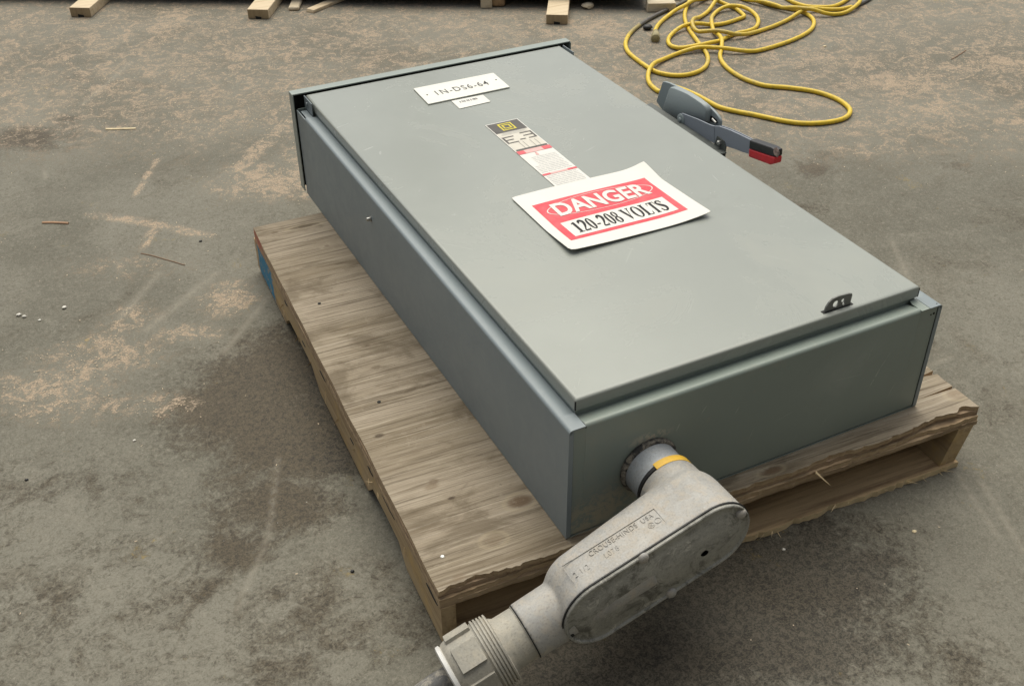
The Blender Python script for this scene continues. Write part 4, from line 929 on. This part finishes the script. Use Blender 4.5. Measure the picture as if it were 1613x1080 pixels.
for (u, v, lb) in ((112, 27, 'pale sawn timber block nearest the top left corner, one of three under the dark load'), (391, 30, 'pale sawn timber block beside a small rounded board, middle one of three'), (860, 38.5, 'pale sawn timber block just behind the hooded end of the grey box')):
    A = gp(u, v); block(A, .75, .076, .0345, M['fir'], M['firend'], 'timber_block', lb, 'timber', 'timber blocks under the dark load')
l0 = gp(112, 27)[:2]; l2 = gp(860, 38.5)[:2]; ld = (l2 - l0) / np.linalg.norm(l2 - l0)
ln_ = np.array([-ld[1], ld[0]]); ln_ = ln_ if ln_[1] > 0 else -ln_
def load(a, b, off, name, label, z0, h, depth, mat):
    A = l0 + ld * a + ln_ * off; B = l0 + ld * b + ln_ * off
    t = thing(name, (*((A + B) / 2 + ln_ * depth / 2), z0), label, 'load')
    P = [A, B, B + ln_ * depth, A + ln_ * depth]; v = [(*p, z0) for p in P] + [(*p, z0 + h) for p in P]
    mk('base_frame', (v, [(0, 3, 2, 1), (4, 5, 6, 7), (0, 1, 5, 4), (1, 2, 6, 5), (2, 3, 7, 6), (3, 0, 4, 7)]), mat, t, bevel=.004)
    return t
load(-.75, 2.07, .17, 'steel_skid', 'dark load resting on three pale timber blocks at the top edge', G + .0347, .05, .62, M['skid'])
A = gp(1500, 2)[:2]
# scraps lying in front of the load
def scrap(u, v, L, wd, h, ang, mat, name, label, cat, rnd=0):
    A = gp(u, v); d = np.array([math.cos(ang), math.sin(ang)]); n = np.array([d[1], -d[0]]); P = [A[:2], A[:2] + n * wd, A[:2] + n * wd + d * L, A[:2] + d * L]
    v_ = [(*p, G + .0004) for p in P] + [(*(p + (np.array(A[:2]) + n * wd / 2 + d * L / 2 - p) * .04), G + h) for p in P]
    o = mk(name, (v_, [(0, 3, 2, 1), (4, 5, 6, 7), (0, 1, 5, 4), (1, 2, 6, 5), (2, 3, 7, 6), (3, 0, 4, 7)]), mat, loc=(*A[:2], G), bevel=rnd or .002, seg=3 if rnd else 2)
    return tag(o, label, cat)
va = math.atan2(BD_[1], BD_[0])
scrap(454, 18, .16, .040, .014, va + .10, M['paleblock'], 'board_offcut', 'small pale board with rounded end beside the middle timber block', 'offcut', .006)
scrap(482, 19, .26, .036, .012, va - .52, M['fir'], 'board_offcut', 'thin tan plank slanting beside the small rounded board', 'offcut')
scrap(757, 14, .10, .042, .05, va + .05, M['paleblock'], 'wood_offcut', 'whitish wood offcut by the dark load, left of a brown one', 'offcut', .004)
scrap(774, 12, .12, .05, .05, va + .05, M['tanwood'], 'wood_offcut', 'brown wood offcut next to the whitish offcut', 'offcut', .010)
scrap(1019, 20, .05, .105, .032, va + .12, M['paleblock'], 'wood_offcut', 'short pale wood block lying near the dark end of the yellow cord', 'offcut', .003)
def lump(u, v, r, mat, name, label, cat, sq=.6, group=None, seed=0):
    c = gp(u, v); b = bmesh.new(); bmesh.ops.create_icosphere(b, subdivisions=2, radius=1)
    V = []
    for q in b.verts:
        k = 1 + .38 * noise.noise(q.co * 1.6 + Vector((seed, u, v))); V.append((c[0] + q.co.x * r * k * 1.25, c[1] + q.co.y * r * k, G + r * sq * .9 + q.co.z * r * sq * k))
    b.verts.index_update(); Fc = [tuple(x.index for x in f.verts) for f in b.faces]; b.free()
    return tag(mk(name, (V, Fc), mat, loc=(c[0], c[1], G), smooth=60), label, cat, group)
lump(926, 13, .020, M['paleblock'], 'wood_chunk', 'pale rough chunk of wood at the edge of the dark load shadow', 'wood chunk', .55, None, 21)
lump(1020, 47, .014, M['rubber'], 'dirt_clod', 'small black clod lying beside the yellow cord plug', 'clod', .7)
lump(101.5, 485.5, .0042, M['pebble'], 'pebble', 'white pebble lying alone, a little apart from the other white pebbles', 'pebble', .7)
lump(30, 497, .0042, M['pebble'], 'pebble', 'white pebble touching a second one on the bare concrete, the farther of the pair', 'pebble', .7, None, 3)
lump(38.5, 499.5, .0038, M['pebble'], 'pebble', 'white pebble touching a second one on the bare concrete, the nearer of the pair', 'pebble', .7, None, 5)
lump(62.5, 504.5, .0030, M['pebble'], 'pebble', 'thin sliver of white stone beside the pair of pebbles', 'pebble', .4, None, 6)
lump(1234.5, 866, .0026, M['pebble'], 'pebble', 'white crumb on the dark stained concrete in front of the pallet', 'pebble', .7, None, 8)
lump(1440, 837, .0034, M['stick'], 'wood_chip', 'tan wood chip on the dark concrete near the pallet corner', 'wood chip', .4, None, 9)
lump(316, 380.5, .0030, M['rubber'], 'dirt_clod', 'tiny dark clod on the concrete beside the thin twig', 'clod', .6, None, 9)
lump(42, 756, .0028, M['rubber'], 'dirt_clod', 'tiny dark clod on the grey concrete near the lower left', 'clod', .6, None, 10)
lump(555, 900, .0028, M['rubber'], 'dirt_clod', 'tiny dark clod on the concrete beside the pallet stringer', 'clod', .6, None, 11)
lump(1299, 74, .0045, M['stick'], 'wood_chip', 'pale wood chip on the concrete beyond the yellow cord loop', 'wood chip', .5, None, 12)
lump(212, 694, .0026, M['pebble'], 'pebble', 'white crumb on the grey concrete by the brown stain', 'pebble', .6, None, 13)
def rod(P, r, mat, name, label, cat, sq=1):
    pts = [gp(u, v) for u, v in P]; c = pts[0]; g = tube([(p[0], p[1], G + r * .6 + .0004) for p in spline(pts, 5)], r, 6)
    g = ([(p[0], p[1], G + (p[2] - G) * .7) for p in g[0]], g[1])
    return tag(mk(name, g, mat, loc=(c[0], c[1], G), smooth=60), label, cat)
rod([(167, 204.3), (190, 204), (214, 203.3)], .0034, M['stick'], 'wooden_stick', 'pale yellow stick lying straight on the open concrete', 'stick')
rod([(67, 351.5), (85, 351.3), (108, 352.5)], .0036, M['brownstick'], 'wooden_stick', 'short brown stick lying on the concrete above the pebbles', 'stick')
rod([(222, 399.5), (240, 403), (257, 408), (275, 413), (291, 418)], .0016, M['twig'], 'twig', 'thin dark bent twig on the concrete beside the pallet corner', 'twig')
rod([(1499, 94), (1511, 87), (1521, 80)], .0022, M['twig'], 'twig', 'thin brown twig on the sawdust at the upper right', 'twig')

# ------------------------------------------------------------------ a column far behind, mirrored in the door
col_ = thing('steel_column', (3.8, 10.35, G), 'dark steel column standing far behind, seen only as a soft stripe mirrored in the box door', 'column')
mk('post', bx(3.62, 3.98, 10.2, 10.5, G, 9.5), M['darkgreen'], col_)
mk('base_plate', bx(3.45, 4.15, 10.0, 10.7, G - .001, G + .03), M['steel'], col_)

# ------------------------------------------------------------------ unseen walls added behind and beside the viewer to dim the near box faces
blocker = thing('added_shade_walls', (-1.0, -3.2, G), 'low dull brown walls added unseen behind the viewer to shade the near box faces', 'light_blocker')
bw_ = m_plain('brown_blocker_wall', (.16, .155, .135), .85, 0, .2, 3)
mk('wall', bx(-5.2, 7, -3.5, -3.2, G, 3.0), bw_, blocker); mk('wall', bx(-5.2, -4.9, -3.199, 4, G, 2.6), bw_, blocker)  # added unseen walls, only there to shade the near box faces
mk('blocker_cap', bx(-5.3, 7.1, -3.6, -3.05, 3.001, 3.08), M['skid'], blocker)
